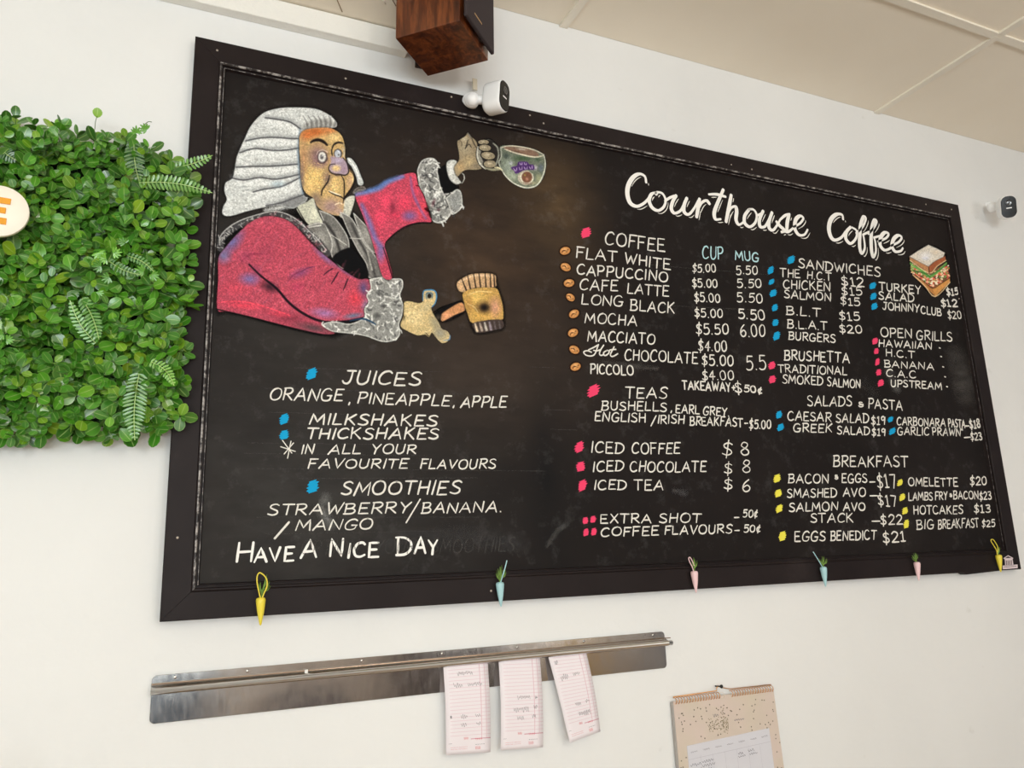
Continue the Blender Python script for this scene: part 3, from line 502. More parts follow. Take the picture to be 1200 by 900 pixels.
# ------------------------------------------------------------------ chalk painting (colour per vertex on a fine grid lying on the board)
def vnoise(x, y, seed=0):
    xi = np.floor(x).astype(np.int64); yi = np.floor(y).astype(np.int64); fx = x - xi; fy = y - yi; fx = fx * fx * (3 - 2 * fx); fy = fy * fy * (3 - 2 * fy)
    def h(a, b):
        v = (a * 374761393 + b * 668265263 + seed * 1442695041) & 0xffffffff; v = ((v ^ (v >> 13)) * 1274126177) & 0xffffffff; return ((v ^ (v >> 16)) & 0xffff) / 65535.0
    return (h(xi, yi) * (1 - fx) + h(xi + 1, yi) * fx) * (1 - fy) + (h(xi, yi + 1) * (1 - fx) + h(xi + 1, yi + 1) * fx) * fy
class Paint:
    def __init__(s, x0, y0, x1, y1, step, tf=None, Y=PY - .0005):
        s.nx = int((x1 - x0) / step) + 1; s.ny = int((y1 - y0) / step) + 1; s.Y = Y
        gx, gy = np.meshgrid(np.linspace(x0, x1, s.nx), np.linspace(y0, y1, s.ny)); s.x = gx.ravel(); s.y = gy.ravel()
        s.c = np.zeros((len(s.x), 3)); s.a = np.zeros(len(s.x)); s.tf(0, 0, 1)
        s.g1 = vnoise(s.x * 1.15, s.y * 1.15, 1); s.g2 = vnoise(s.x * .5, s.y * .5, 2); s.g3 = vnoise(s.x * .16, s.y * .16, 3)
        s.g4 = vnoise((s.x + s.y) * .9, (s.x - s.y) * .25, 4)
    def tf(s, ox, oy, k): s.o = (ox, oy, k); return s
    def pts(s, p): p = np.asarray(p, float); q = p.copy(); q[:, 0] = s.o[0] + p[:, 0] / s.o[2]; q[:, 1] = s.o[1] + p[:, 1] / s.o[2]; return q
    def _over(s, idx, m, rgb, grain):
        m = m * (1 - grain * (1 - (.6 * s.g1[idx] + .4 * s.g4[idx]))) ; col = np.asarray(rgb, float)
        a0 = s.a[idx]; out = m + a0 * (1 - m); w = np.where(out > 1e-6, m / np.maximum(out, 1e-6), 0)
        s.c[idx] = s.c[idx] * (1 - w[:, None]) + col * w[:, None]; s.a[idx] = out
    def _sd(s, P_, closed, marg):
        x0, y0 = P_.min(0) - marg; x1, y1 = P_.max(0) + marg; idx = np.nonzero((s.x > x0) & (s.x < x1) & (s.y > y0) & (s.y < y1))[0]
        X, Y = s.x[idx], s.y[idx]; d = np.full(len(idx), 1e9); ins = np.zeros(len(idx), bool); tb = np.zeros(len(idx)); n = len(P_)
        for i in range(n if closed else n - 1):
            ax, ay = P_[i]; bx, by = P_[(i + 1) % n]; vx, vy = bx - ax, by - ay; l2 = vx * vx + vy * vy + 1e-12
            t = np.clip(((X - ax) * vx + (Y - ay) * vy) / l2, 0, 1); dd = (X - ax - t * vx) ** 2 + (Y - ay - t * vy) ** 2; m = dd < d; d = np.where(m, dd, d); tb = np.where(m, (i + t) / n, tb)
            if closed and ay != by: c = ((ay > Y) != (by > Y)) & (X < (bx - ax) * (Y - ay) / (by - ay) + ax); ins ^= c
        return idx, np.sqrt(d), ins, tb
    def poly(s, p, rgb, soft=.7, alpha=1.0, grain=.12, curve=True, mask=None):
        P_ = s.pts(p); P_ = spline(P_, 3, True) if curve else P_
        idx, d, ins, _ = s._sd(P_, True, soft + 1); sd = np.where(ins, -d, d); m = np.clip(.5 - sd / (2 * soft), 0, 1) * alpha
        if mask is not None: m = m * mask[idx]
        s._over(idx, m, rgb, grain); return s
    def line(s, p, w, rgb, soft=.5, alpha=1.0, grain=.1, taper=True):
        P_ = s.pts(p); P_ = spline(P_, 4); idx, d, _, t = s._sd(P_, False, w + soft + 1)
        ww = w / 2 * ((.55 + .45 * np.sin(np.pi * np.clip(t, .05, .95))) if taper else 1); s._over(idx, np.clip(.5 - (d - ww) / (2 * soft), 0, 1) * alpha, rgb, grain); return s
    def blob(s, x, y, rx, ry, rgb, alpha=1.0, rot=0, hard=.2, grain=.2, mask=None):
        k = s.o[2]; cx, cy = s.o[0] + x / k, s.o[1] + y / k; rx /= k; ry /= k; R_ = max(rx, ry)
        idx = np.nonzero((abs(s.x - cx) < R_) & (abs(s.y - cy) < R_))[0]; a = math.radians(rot); dx, dy = s.x[idx] - cx, s.y[idx] - cy
        u = (dx * math.cos(a) + dy * math.sin(a)) / rx; v = (-dx * math.sin(a) + dy * math.cos(a)) / ry; r = np.sqrt(u * u + v * v)
        m = np.clip((1 - r) / (1 - hard + 1e-3), 0, 1) * alpha
        if mask is not None: m = m * mask[idx]
        s._over(idx, m, rgb, grain); return s
    def cover(s, p, soft=.7):
        P_ = spline(s.pts(p), 3, True); idx, d, ins, _ = s._sd(P_, True, soft + 1); out = np.zeros(len(s.x)); out[idx] = np.clip(.5 - np.where(ins, -d, d) / (2 * soft), 0, 1); return out
    def build(s, name, parent, label=None, vary=.16):
        v = 1 + vary * (s.g1 - .5) * 1.6 + vary * (s.g2 - .5) * .8; c = np.clip(s.c * v[:, None] * 1.05, 0, 250); lc = lin(c)
        W3 = at(s.x, s.y, s.Y); keep = s.a > .02; ok = keep.reshape(s.ny, s.nx); q = ok[:-1, :-1] | ok[1:, :-1] | ok[:-1, 1:] | ok[1:, 1:]
        jj, ii = np.nonzero(q); b = jj * s.nx + ii; F4 = np.stack([b, b + 1, b + s.nx + 1, b + s.nx], 1)
        used = np.unique(F4); mp = np.full(len(s.x), -1); mp[used] = np.arange(len(used)); F4 = mp[F4]
        off = parent['_o'] if '_o' in parent else list(parent.location); V = W3[used] - np.array(list(off))
        me = bpy.data.meshes.new(name); me.vertices.add(len(V)); me.vertices.foreach_set('co', V.ravel()); me.loops.add(F4.size); me.loops.foreach_set('vertex_index', F4.ravel().astype(np.int32))
        me.polygons.add(len(F4)); me.polygons.foreach_set('loop_start', np.arange(0, F4.size, 4, dtype=np.int32)); me.update(calc_edges=True)
        at_ = me.color_attributes.new('chalk', 'FLOAT_COLOR', 'POINT'); at_.data.foreach_set('color', np.concatenate([lc[used], s.a[used, None]], 1).ravel())
        me.materials.append(M['drawing']); o = bpy.data.objects.new(name, me); COL.objects.link(o); o.parent = parent; o['_o'] = list(off)
        if label: o['label'] = label
        return o
BK = (14, 13, 14); WHT = (232, 232, 226)
# ---- the judge
p = Paint(250, 116, 546, 412, .58)
p.tf(240, 110, 5)
wig = [(370, 100), (450, 82), (560, 80), (650, 88), (720, 118), (768, 160), (772, 190), (740, 200), (640, 200), (580, 215), (555, 250), (550, 330), (555, 420), (560, 500), (578, 590), (600, 620), (520, 672), (430, 650), (330, 668), (240, 690), (150, 716), (105, 705), (108, 660), (130, 620), (115, 570), (122, 520), (158, 500), (175, 450), (185, 380), (212, 310), (235, 260), (262, 200), (300, 150), (330, 122)]
full2 = [(80, 260), (90, 160), (130, 110), (190, 70), (270, 30), (350, -5), (430, -15), (520, -10), (640, -40), (800, -40), (880, 0), (960, 120), (1010, 260), (1060, 375), (980, 480), (940, 560), (920, 640), (790, 716), (700, 715), (560, 682), (400, 645), (240, 602), (130, 578), (70, 566)]
p.poly(wig, BK, soft=4, alpha=.9, grain=0); p.tf(240, 250, 5).poly(full2, BK, soft=4, alpha=.95, grain=0).tf(240, 110, 5)
p.poly(wig, (212, 214, 212), soft=.6)
W_ = p.cover(wig)
bands = [[(355, 140), (430, 150), (500, 165), (560, 205)], [(240, 275), (330, 258), (420, 255), (500, 262), (548, 262)], [(205, 345), (290, 320), (380, 330), (470, 330), (548, 318)], [(185, 430), (280, 425), (360, 425), (450, 420), (545, 412)], [(155, 492), (230, 505), (320, 490), (420, 500), (552, 472)], [(285, 575), (350, 558), (440, 545), (500, 520), (558, 490)], [(360, 655), (440, 640), (520, 612), (580, 590)]]
rp = random.Random(3)
for b in bands[:5] + bands[5:]:
    sp_ = spline(b, 4)
    p.line([(x, y + 26) for x, y in b], 7.5, (232, 234, 232), soft=3.0, alpha=.85, grain=.5); p.line([(x, y - 9) for x, y in b], 3.0, (130, 132, 134), soft=2.2, alpha=.7, grain=.3)
for i in range(170):
    x, y = rp.uniform(110, 600), rp.uniform(85, 700); l = rp.uniform(18, 55); c = rp.choice([(246, 247, 244), (246, 247, 244), (158, 162, 162), (214, 218, 216)])
    k = p.pts([(x, y)])[0]; j = np.argmin((p.x - k[0]) ** 2 + (p.y - k[1]) ** 2)
    if W_[j] > .9: p.line([(x, y), (x + l * .5, y - l * .12 + rp.uniform(-4, 4)), (x + l, y - l * .10)], 1.3, c, soft=.7, alpha=.6, grain=.4)
for b in bands: p.line(b, 1.5, (52, 52, 56), soft=.7, alpha=.95, taper=False)
p.poly([(570, 205), (590, 170), (650, 150), (730, 150), (768, 175), (765, 195), (700, 200), (630, 200)], (120, 118, 114), soft=2.5, alpha=.8, mask=W_)
for i in range(14): p.line([(590 + i * 13, 198), (583 + i * 14, 160 + 8 * math.sin(i)), (560 + i * 15, 128)], 1.2, [(222, 222, 216), (70, 68, 66)][i % 2], soft=.6, alpha=.65, grain=.4)
p.line([(560, 205), (553, 260), (548, 330), (552, 420), (560, 500), (575, 585)], 3.2, (110, 130, 148), soft=1.4, alpha=.7)
p.poly([(430, 640), (520, 600), (590, 600), (600, 625), (520, 672), (440, 655)], (88, 88, 90), soft=2.5, alpha=.7, mask=W_)
p.blob(430, 528, 60, 30, (150, 176, 190), .5); p.blob(135, 640, 35, 60, (240, 242, 240), .6, mask=W_)
# right lock of the wig
lock = [(835, 375), (860, 380), (890, 420), (915, 480), (930, 520), (918, 537), (898, 530), (888, 490), (862, 430), (838, 400)]
p.poly(lock, BK, soft=2.5, alpha=.9, grain=0).poly(lock, (205, 208, 206)).line([(845, 385), (880, 430), (905, 500)], 2, (246, 246, 242), alpha=.8)
p.poly([(866, 580), (885, 552), (925, 540), (945, 555), (925, 572), (890, 590)], (120, 112, 106)).line([(880, 572), (905, 552), (935, 556)], 1, (60, 56, 54))
# face
face = [(560, 235), (600, 207), (680, 198), (740, 202), (790, 230), (812, 268), (822, 320), (822, 370), (832, 400), (846, 440), (866, 458), (877, 492), (866, 540), (842, 578), (818, 606), (820, 650), (814, 690), (793, 712), (755, 710), (700, 690), (660, 660), (638, 612), (600, 588), (575, 550), (562, 480), (560, 400), (554, 300)]
p.poly(face, BK, soft=2.2, alpha=.9, grain=0).poly(face, (206, 172, 116), soft=.5)
FM = p.cover(face); p.tf(330, 140, 9)
p.blob(360, 130, 190, 80, (188, 98, 48), .95, mask=FM).blob(260, 170, 110, 80, (196, 104, 54), .8, mask=FM).blob(520, 110, 120, 50, (200, 120, 70), .8, mask=FM).blob(560, 190, 90, 60, (236, 202, 140), .9, mask=FM).blob(440, 190, 60, 50, (222, 182, 122), .6, mask=FM)
p.blob(380, 380, 150, 170, (128, 98, 104), .95, mask=FM).blob(410, 450, 110, 90, (140, 108, 112), .8, mask=FM).blob(230, 420, 60, 300, (176, 130, 100), .7, mask=FM).blob(210, 640, 45, 240, (96, 84, 88), .8, mask=FM)
p.blob(340, 610, 120, 130, (232, 196, 122), .9, mask=FM).blob(300, 700, 80, 120, (226, 190, 124), .8, mask=FM).blob(480, 620, 70, 120, (120, 98, 96), .75, mask=FM)
p.blob(570, 700, 80, 110, (228, 196, 128), .9, mask=FM).blob(720, 660, 50, 130, (196, 160, 130), .8, mask=FM).blob(755, 640, 22, 90, (236, 206, 150), .8, mask=FM)
p.tf(240, 110, 5).blob(740, 660, 90, 70, (158, 130, 130), .95, mask=FM).blob(650, 620, 50, 60, (110, 94, 96), .7, mask=FM).blob(790, 690, 35, 25, (190, 158, 150), .8, mask=FM).tf(330, 140, 9)
for i in range(230):
    x, y = rp.gauss(340, 80), rp.gauss(600, 90)
    p.blob(x, y, 8, 7, rp.choice([(250, 226, 160), (246, 214, 140), (190, 140, 86)]), .75, mask=FM, grain=0)
for i in range(70): p.blob(rp.gauss(570, 45), rp.gauss(690, 60), 8, 7, rp.choice([(250, 226, 170), (246, 214, 150), (170, 120, 96)]), .7, mask=FM, grain=0)
p.line([(310, 240), (340, 222), (390, 215), (440, 232), (480, 270)], 3.6, (26, 20, 20), soft=.7).line([(330, 228), (400, 222), (450, 250)], 2, (26, 20, 20)).line([(535, 295), (555, 262), (600, 243), (645, 250)], 2.3, (22, 18, 20), soft=.6)
p.line([(540, 290), (528, 330), (535, 380)], 1.6, (30, 26, 30)).line([(640, 300), (660, 340), (655, 400)], 1.3, (196, 190, 176)).line([(650, 255), (668, 300), (655, 350)], 1.2, (150, 140, 120))
p.blob(430, 395, 62, 72, (70, 58, 62), 1, hard=.7, grain=0).blob(428, 395, 46, 62, (224, 220, 214), 1, hard=.75, grain=.1).blob(424, 395, 26, 34, (130, 126, 128), 1, hard=.6).blob(432, 380, 9, 9, (255, 255, 255), 1).blob(425, 405, 12, 14, (46, 42, 44), .9)
p.line([(370, 370), (390, 335), (440, 322), (485, 345)], .9, (210, 190, 180)).line([(375, 430), (410, 462), (460, 450), (490, 405)], .9, (70, 52, 60))
p.blob(595, 360, 52, 58, (60, 54, 62), 1, hard=.7, grain=0).blob(592, 362, 38, 48, (206, 212, 220), 1, hard=.7, grain=.1).blob(602, 372, 15, 17, (56, 54, 60), .95).blob(604, 365, 6, 6, (255, 255, 255), 1)
nose = [(515, 390), (560, 392), (600, 405), (650, 410), (690, 455), (706, 515), (702, 560), (672, 585), (620, 580), (560, 574), (518, 552), (500, 512), (510, 475), (520, 440)]
p.poly(nose, (166, 146, 164), soft=1.2).blob(600, 430, 70, 40, (190, 176, 200), .8).blob(575, 515, 66, 46, (236, 202, 132), .95, hard=.3).blob(660, 530, 40, 50, (150, 124, 140), .7)
p.line([(562, 470), (512, 478), (496, 520), (520, 560), (560, 576), (612, 580), (670, 588), (706, 558), (702, 505), (682, 445), (648, 405)], 1.5, (24, 18, 20), soft=.5).line([(540, 575), (580, 592), (625, 588)], 1.2, (90, 66, 60))
p.line([(506, 590), (490, 650), (452, 708), (426, 750), (420, 800)], 1.9, (26, 20, 22)).line([(630, 592), (656, 640), (662, 710), (660, 790), (652, 850)], 1.5, (26, 20, 22))
p.line([(722, 540), (757, 580), (768, 640), (742, 710), (702, 770), (660, 830), (650, 880)], 1.6, (30, 22, 22)).line([(500, 762), (560, 792), (622, 815), (648, 832)], 1.6, (30, 22, 22)).line([(500, 752), (560, 778), (620, 798)], 1.5, (240, 226, 200))
p.line([(560, 900), (610, 880), (640, 895)], 1.2, (240, 220, 190)).line([(345, 880), (360, 905), (340, 930)], 1.5, (100, 82, 90))
# collar, jabot and lapels
p.tf(240, 110, 5)
p.poly([(540, 665), (600, 632), (636, 610), (650, 660), (672, 712), (692, 760), (625, 776), (590, 750), (552, 700)], (196, 196, 178)).blob(640, 700, 40, 60, (226, 224, 204), .8).line([(540, 665), (590, 750), (622, 778)], 1.2, BK)
p.poly([(818, 625), (850, 600), (882, 602), (876, 645), (850, 722), (830, 738), (785, 712), (812, 690)], (206, 204, 190)).line([(882, 602), (876, 645), (850, 722)], 1.2, BK)
p.tf(240, 250, 5)
GR = (118, 116, 112)
for fold in ([(600, 75), (692, 58), (735, 130), (745, 200), (722, 246), (690, 200), (640, 135)], [(672, -15), (745, 15), (800, 78), (842, 160), (838, 262), (812, 322), (772, 290), (742, 240), (748, 170), (712, 80)], [(795, -5), (850, 22), (890, 80), (932, 170), (984, 232), (1022, 292), (1042, 372), (962, 375), (950, 300), (902, 222), (850, 122), (815, 40)], [(872, 0), (922, 50), (982, 120), (1000, 200), (992, 230), (940, 170), (902, 90)]):
    p.poly(fold, GR, soft=.8); f = np.array(fold); c0 = f.mean(0); p.blob(c0[0], c0[1], 55, 90, (166, 164, 158), .8, rot=-25, mask=p.cover(fold)); p.line(list(fold) + [fold[0]], 1.1, (214, 212, 206), alpha=.85, taper=False)
p.line([(700, 50), (760, 130), (800, 250)], 3.4, (44, 42, 42), soft=1.5).line([(860, 60), (905, 160), (960, 260), (1000, 370)], 3, (52, 50, 50), soft=1.5).line([(610, 82), (680, 70)], 1.4, (230, 228, 220)).line([(740, 125), (830, 185)], 1, (210, 208, 200)).line([(850, 145), (925, 150)], 1, (210, 208, 200)).line([(950, 210), (980, 330)], 2, (180, 178, 170), soft=1)
p.poly([(745, 262), (842, 200), (892, 240), (948, 312), (958, 376), (900, 382), (830, 335)], (12, 12, 14), grain=0)
# fur edging of the shoulder
ed = [(92, 205), (92, 160), (130, 112), (200, 66), (300, 30), (400, 8), (480, 22), (555, 66), (615, 125), (660, 165), (715, 235)]
p.line(ed, 8.5, (64, 62, 64), soft=1, taper=False, grain=0)
for i in range(120):
    t = rp.random() * (len(ed) - 1.001); k = int(t); e = np.array(ed[k]) * (1 - t % 1) + np.array(ed[k + 1]) * (t % 1) + np.array([rp.uniform(-15, 15), rp.uniform(-15, 15)]); a = rp.uniform(0, 6.28); l = rp.uniform(8, 20)
    p.line([tuple(e), (e[0] + l * math.cos(a), e[1] + l * math.sin(a))], .9, rp.choice([(226, 224, 220), (150, 148, 146), (196, 194, 190)]), soft=.5, alpha=.8, grain=.2)
p.line([(x - 3, y - 19) for x, y in ed], 1.2, (214, 212, 208), alpha=.8, taper=False)
# red coat, near sleeve and body
coat = [(80, 262), (118, 205), (190, 122), (268, 52), (350, 18), (430, 22), (490, 45), (548, 92), (608, 160), (668, 218), (738, 275), (810, 332), (900, 386), (962, 388), (975, 480), (932, 560), (928, 615), (820, 632), (725, 637), (690, 650), (762, 702), (700, 708), (560, 680), (400, 640), (240, 600), (130, 576), (72, 562), (78, 400)]
p.poly(coat, BK, soft=1.8, grain=0).poly(coat, (200, 82, 102), soft=.7, grain=.25); CM = p.cover(coat)
for i in range(420):
    x, y = rp.uniform(75, 980), rp.uniform(10, 700); k = p.pts([(x, y)])[0]
    a = rp.gauss(-.75, .35); l = rp.uniform(20, 70); c = rp.choice([(222, 98, 118), (212, 90, 110), (172, 82, 106), (236, 122, 138), (156, 92, 118), (200, 82, 100)])
    j = np.argmin((p.x - k[0]) ** 2 + (p.y - k[1]) ** 2)
    if CM[j] > .9: p.line([(x, y), (x + l * math.cos(a), y + l * math.sin(a))], 1.6, c, soft=1.0, alpha=.38, grain=.6)
for bx in ((160, 170, 120, 60, -48, (96, 104, 158), .95), (110, 250, 60, 60, -30, (104, 116, 160), .9), (262, 385, 80, 50, 0, (108, 108, 168), .9), (360, 235, 60, 90, 0, (150, 62, 84), .5), (700, 250, 110, 32, 42, (110, 100, 150), .9), (830, 335, 100, 26, 32, (98, 96, 150), .9), (700, 585, 110, 40, 8, (150, 120, 176), .85), (870, 600, 80, 22, -8, (80, 130, 160), .8), (930, 440, 45, 70, 0, (66, 74, 118), .85),
            (945, 540, 40, 50, 0, (110, 150, 190), .6), (380, 432, 75, 40, 20, (40, 24, 34), .95), (480, 610, 190, 45, 12, (120, 50, 66), .8), (640, 672, 150, 36, 10, (72, 62, 66), .95), (560, 350, 90, 36, -20, (120, 66, 110), .8), (540, 430, 60, 40, 0, (176, 58, 92), .6), (230, 540, 150, 30, 6, (232, 70, 90), .8), (430, 590, 110, 24, 8, (230, 72, 92), .7), (180, 440, 120, 60, 0, (212, 74, 92), .6), (880, 500, 60, 70, 0, (226, 66, 80), .8), (240, 250, 70, 60, 0, (150, 66, 96), .6), (300, 330, 60, 40, 30, (130, 60, 90), .6)):
    p.blob(bx[0], bx[1], bx[2], bx[3], bx[5], bx[6], rot=bx[4], hard=.1, grain=.25, mask=CM)
p.line([(260, 300), (330, 368), (420, 440), (500, 530), (600, 600), (700, 635), (820, 633), (925, 612)], 3.0, (18, 14, 22), soft=.7).line([(560, 345), (600, 322), (642, 312)], 1.3, (96, 46, 76)).line([(696, 362), (722, 340), (752, 322)], 1.4, (40, 24, 40)).line([(742, 412), (762, 380), (782, 345)], 1.6, (30, 20, 34)).line([(812, 450), (826, 415), (838, 384)], 1.6, (34, 22, 34)).line([(490, 400), (520, 360), (560, 340)], 1.2, (130, 50, 80)).line([(215, 280), (270, 240), (340, 240)], 1.5, (140, 52, 76), soft=1).line([(72, 562), (240, 602), (400, 645), (560, 686), (700, 714), (800, 702)], 2.2, (16, 14, 16))
p.line([(80, 522), (200, 515), (330, 540), (500, 600)], 1.6, (255, 80, 100), alpha=.8, grain=.5)
# lace cuff of the near arm
def lace(pl, seed, n=160, k=1.0):
    r = random.Random(seed); f = np.array(pl); p.poly(pl, BK, soft=2.2, grain=0).poly(pl, (150, 150, 146), soft=.6); mk = p.cover(pl)
    for i in range(n):
        x, y = r.uniform(f[:, 0].min(), f[:, 0].max()), r.uniform(f[:, 1].min(), f[:, 1].max()); q_ = p.pts([(x, y)])[0]; j = np.argmin((p.x - q_[0]) ** 2 + (p.y - q_[1]) ** 2)
        if mk[j] < .8: continue
        a = r.uniform(0, 6.28); l = r.uniform(8, 26) * k; b = a + r.uniform(.5, 1.4)
        p.line([(x, y), (x + l * math.cos(a), y + l * math.sin(a)), (x + l * math.cos(a) + l * .7 * math.cos(b), y + l * math.sin(a) + l * .7 * math.sin(b))], r.choice([1.2, 1.8]), r.choice([(242, 242, 238), (236, 236, 230), (224, 224, 220), (92, 92, 92), (60, 60, 62)]), soft=.6, alpha=.85, grain=.1)
    p.line(list(pl) + [pl[0]], 1.4, (228, 228, 222), alpha=.8, taper=False)
lace([(968, 388), (1040, 376), (1100, 384), (1152, 388), (1158, 430), (1142, 480), (1160, 540), (1152, 600), (1136, 650), (1142, 705), (1112, 742), (1040, 750), (960, 722), (880, 705), (800, 697), (740, 687), (692, 652), (765, 636), (850, 650), (935, 612), (938, 560), (962, 520), (950, 480), (975, 440)], 5, 260)
p.blob(1020, 470, 26, 26, (50, 50, 50), .8).blob(1050, 545, 24, 16, (60, 60, 58), .8).blob(1010, 600, 30, 24, (60, 60, 60), .8).blob(1110, 450, 22, 40, (110, 110, 110), .7)
p.line([(850, 630), (920, 618), (965, 630), (1000, 650)], 2, (24, 60, 90))
# far sleeve
p.tf(0, 0, 1)
s2 = [(416.5, 231), (420, 225.5), (432, 224), (444, 220), (452, 214), (466, 207), (478, 203), (487, 203.5), (490, 216), (496, 228), (502, 242), (506, 256), (503, 261), (488, 261), (472, 268), (460, 276), (451, 286), (454, 300), (460, 325), (449, 325), (441, 300), (434, 276), (424, 250)]
p.poly(s2, BK, soft=1.8, grain=0).poly(s2, (214, 80, 104), soft=.6, grain=.25); SM = p.cover(s2)
for b in ((428, 234, 7, 7, (226, 78, 104)), (452, 236, 11, 14, (246, 78, 108)), (474, 238, 12, 14, (232, 70, 98)), (446, 255, 10, 14, (236, 74, 104)), (485, 222, 6, 16, (214, 70, 96)), (494, 245, 7, 12, (240, 76, 90)), (463, 252, 14, 8, (210, 62, 90)), (460, 243, 5, 10, (120, 40, 60))): p.blob(*b[:4], b[4], .85, grain=.3, mask=SM)
p.line([(418, 228), (432, 224.5), (445, 220), (455, 213), (472, 207)], 6, (100, 128, 186), soft=2, alpha=.95).line([(424, 240), (432, 258), (440, 280), (447, 290)], 6, (110, 110, 168), soft=2.2, alpha=.85).line([(481, 208), (484, 226), (492, 244), (499, 256)], 2.6, (120, 100, 156), soft=1.4, alpha=.8).blob(480, 253, 12, 8, (110, 100, 160), .8, mask=SM).blob(446, 296, 7, 16, (112, 112, 170), .8, mask=SM)
p.line([(449, 290), (454, 305), (460, 326)], 1.4, (30, 16, 24)).line([(452, 284), (462, 274), (476, 265), (492, 261), (506, 261)], 1.6, (16, 14, 18))
p.build('chalk_judge', board, label='coloured chalk caricature of a judge in a white wig and red coat')
# ---- raised hand with mug, far cuff
p = Paint(484, 148, 648, 268, .5); p.tf(420, 130, 5)
p.poly([(465, 350), (520, 312), (540, 370), (562, 430), (592, 442), (575, 462), (517, 506), (482, 450), (466, 400)], (12, 12, 13), grain=0)
lace([(347, 350), (366, 302), (400, 280), (440, 280), (465, 310), (461, 350), (470, 402), (482, 450), (512, 512), (540, 560), (545, 595), (512, 640), (480, 655), (440, 645), (415, 600), (392, 500), (360, 440)], 8, 200)
lace([(515, 512), (545, 485), (576, 462), (600, 480), (606, 555), (580, 590), (548, 602), (532, 555)], 9, 30); p.poly([(520, 515), (576, 468), (598, 485), (600, 545), (570, 580), (545, 560)], (150, 152, 150), soft=2, alpha=.7)
p.blob(440, 540, 14, 34, (90, 50, 60), .8, rot=20).blob(470, 580, 16, 14, (90, 60, 66), .7)
shirt = [(518, 302), (548, 286), (578, 298), (562, 340), (588, 398), (602, 420), (572, 430), (536, 402), (519, 352)]
p.poly(shirt, BK, soft=2, grain=0).poly(shirt, (206, 206, 200)).blob(545, 340, 20, 50, (232, 232, 228), .8).line([(592, 358), (616, 372), (620, 400), (606, 424)], 1.1, (190, 188, 180))
hand = [(578, 182), (600, 165), (625, 148), (642, 128), (660, 150), (682, 168), (696, 192), (702, 250), (696, 295), (722, 335), (690, 345), (640, 345), (610, 355), (582, 385), (566, 360), (562, 328), (588, 290), (588, 240)]
p.poly(hand, BK, soft=1.6, grain=0).poly(hand, (158, 142, 114)); HM = p.cover(hand)
p.blob(625, 210, 50, 60, (176, 164, 138), .7, mask=HM).blob(600, 330, 40, 50, (190, 160, 116), .9, mask=HM).blob(650, 300, 50, 50, (186, 164, 124), .8, mask=HM).blob(620, 165, 30, 20, (196, 186, 160), .8, mask=HM).blob(690, 320, 40, 24, (120, 110, 94), .7, mask=HM)
p.line([(642, 170), (634, 200), (626, 222)], 1.3, (40, 34, 30)).line([(664, 158), (676, 190), (690, 212)], 1.1, (50, 44, 38)).line([(630, 215), (648, 195), (662, 215)], 1.1, (50, 44, 38)).line([(596, 172), (606, 190), (604, 205)], .9, (90, 80, 66)).line([(640, 128), (652, 145), (660, 160)], 1.5, (110, 106, 100))
p.blob(757, 252, 72, 96, BK, 1, hard=.92, grain=0).blob(757, 252, 62, 88, (150, 146, 134), 1, hard=.95).blob(770, 245, 54, 80, (40, 36, 34), 1, hard=.9, grain=0)
for cx, cy, rx, ry, ro in ((733, 183, 34, 15, 0), (742, 216, 38, 20, 5), (760, 262, 44, 24, 8), (771, 311, 40, 24, 0)): p.blob(cx, cy, rx + 5, ry + 5, (20, 18, 18), 1, rot=ro, hard=.9, grain=0).blob(cx, cy, rx, ry, (164, 150, 124), 1, rot=ro, hard=.85).blob(cx - 5, cy - 4, rx * .5, ry * .5, (196, 184, 158), .8)
p.line([(700, 210), (696, 260), (712, 310), (745, 340)], 2, (206, 204, 190)).line([(745, 336), (790, 345), (830, 340), (870, 352)], 3, (150, 146, 122)).line([(790, 190), (815, 215), (822, 260), (806, 320)], 2.2, (140, 140, 130))
mug = [(830, 208), (900, 203), (990, 216), (1058, 236), (1092, 272), (1096, 330), (1080, 395), (1050, 432), (1008, 449), (955, 445), (905, 420), (868, 388), (845, 350), (828, 330), (836, 270)]
p.poly(mug, BK, soft=2, grain=0).poly(mug, (112, 120, 104)); GM = p.cover(mug)
p.tf(580, 160, 12.857)
p.blob(200, 450, 130, 200, (150, 160, 148), .8, mask=GM).blob(260, 600, 150, 120, (170, 180, 158), .8, mask=GM).blob(420, 330, 200, 60, (64, 84, 60), .95, mask=GM).blob(640, 340, 60, 50, (60, 84, 62), .8, mask=GM).blob(170, 290, 70, 60, (60, 70, 66), .85, mask=GM).blob(690, 470, 60, 90, (96, 104, 116), .9, mask=GM).blob(660, 640, 70, 110, (166, 168, 130), .9, mask=GM).blob(610, 470, 40, 60, (200, 190, 206), .8, mask=GM).blob(240, 400, 40, 40, (200, 200, 214), .7, mask=GM).blob(560, 700, 120, 50, (180, 176, 140), .8, mask=GM)
p.poly([(130, 160), (250, 150), (420, 170), (600, 215), (660, 270), (640, 300), (540, 300), (400, 265), (250, 225), (160, 190)], (128, 100, 84), soft=.8).blob(400, 190, 110, 22, (196, 190, 176), .8, rot=8).blob(350, 230, 120, 18, (92, 66, 54), .8, rot=12)
p.line([(85, 170), (220, 140), (420, 160), (600, 205), (720, 265)], 1.4, (214, 206, 186)).line([(150, 190), (300, 245), (480, 290), (620, 310), (730, 285)], 1.6, (226, 216, 194)).line([(735, 270), (758, 380), (750, 500), (700, 640), (620, 740), (500, 772), (380, 750), (250, 680), (150, 580), (100, 490)], 1.6, (222, 222, 206)).line([(90, 170), (95, 300), (60, 400), (110, 520)], 1.6, (170, 172, 158)).line([(0, 465), (50, 470), (100, 500)], 2, (216, 208, 170))
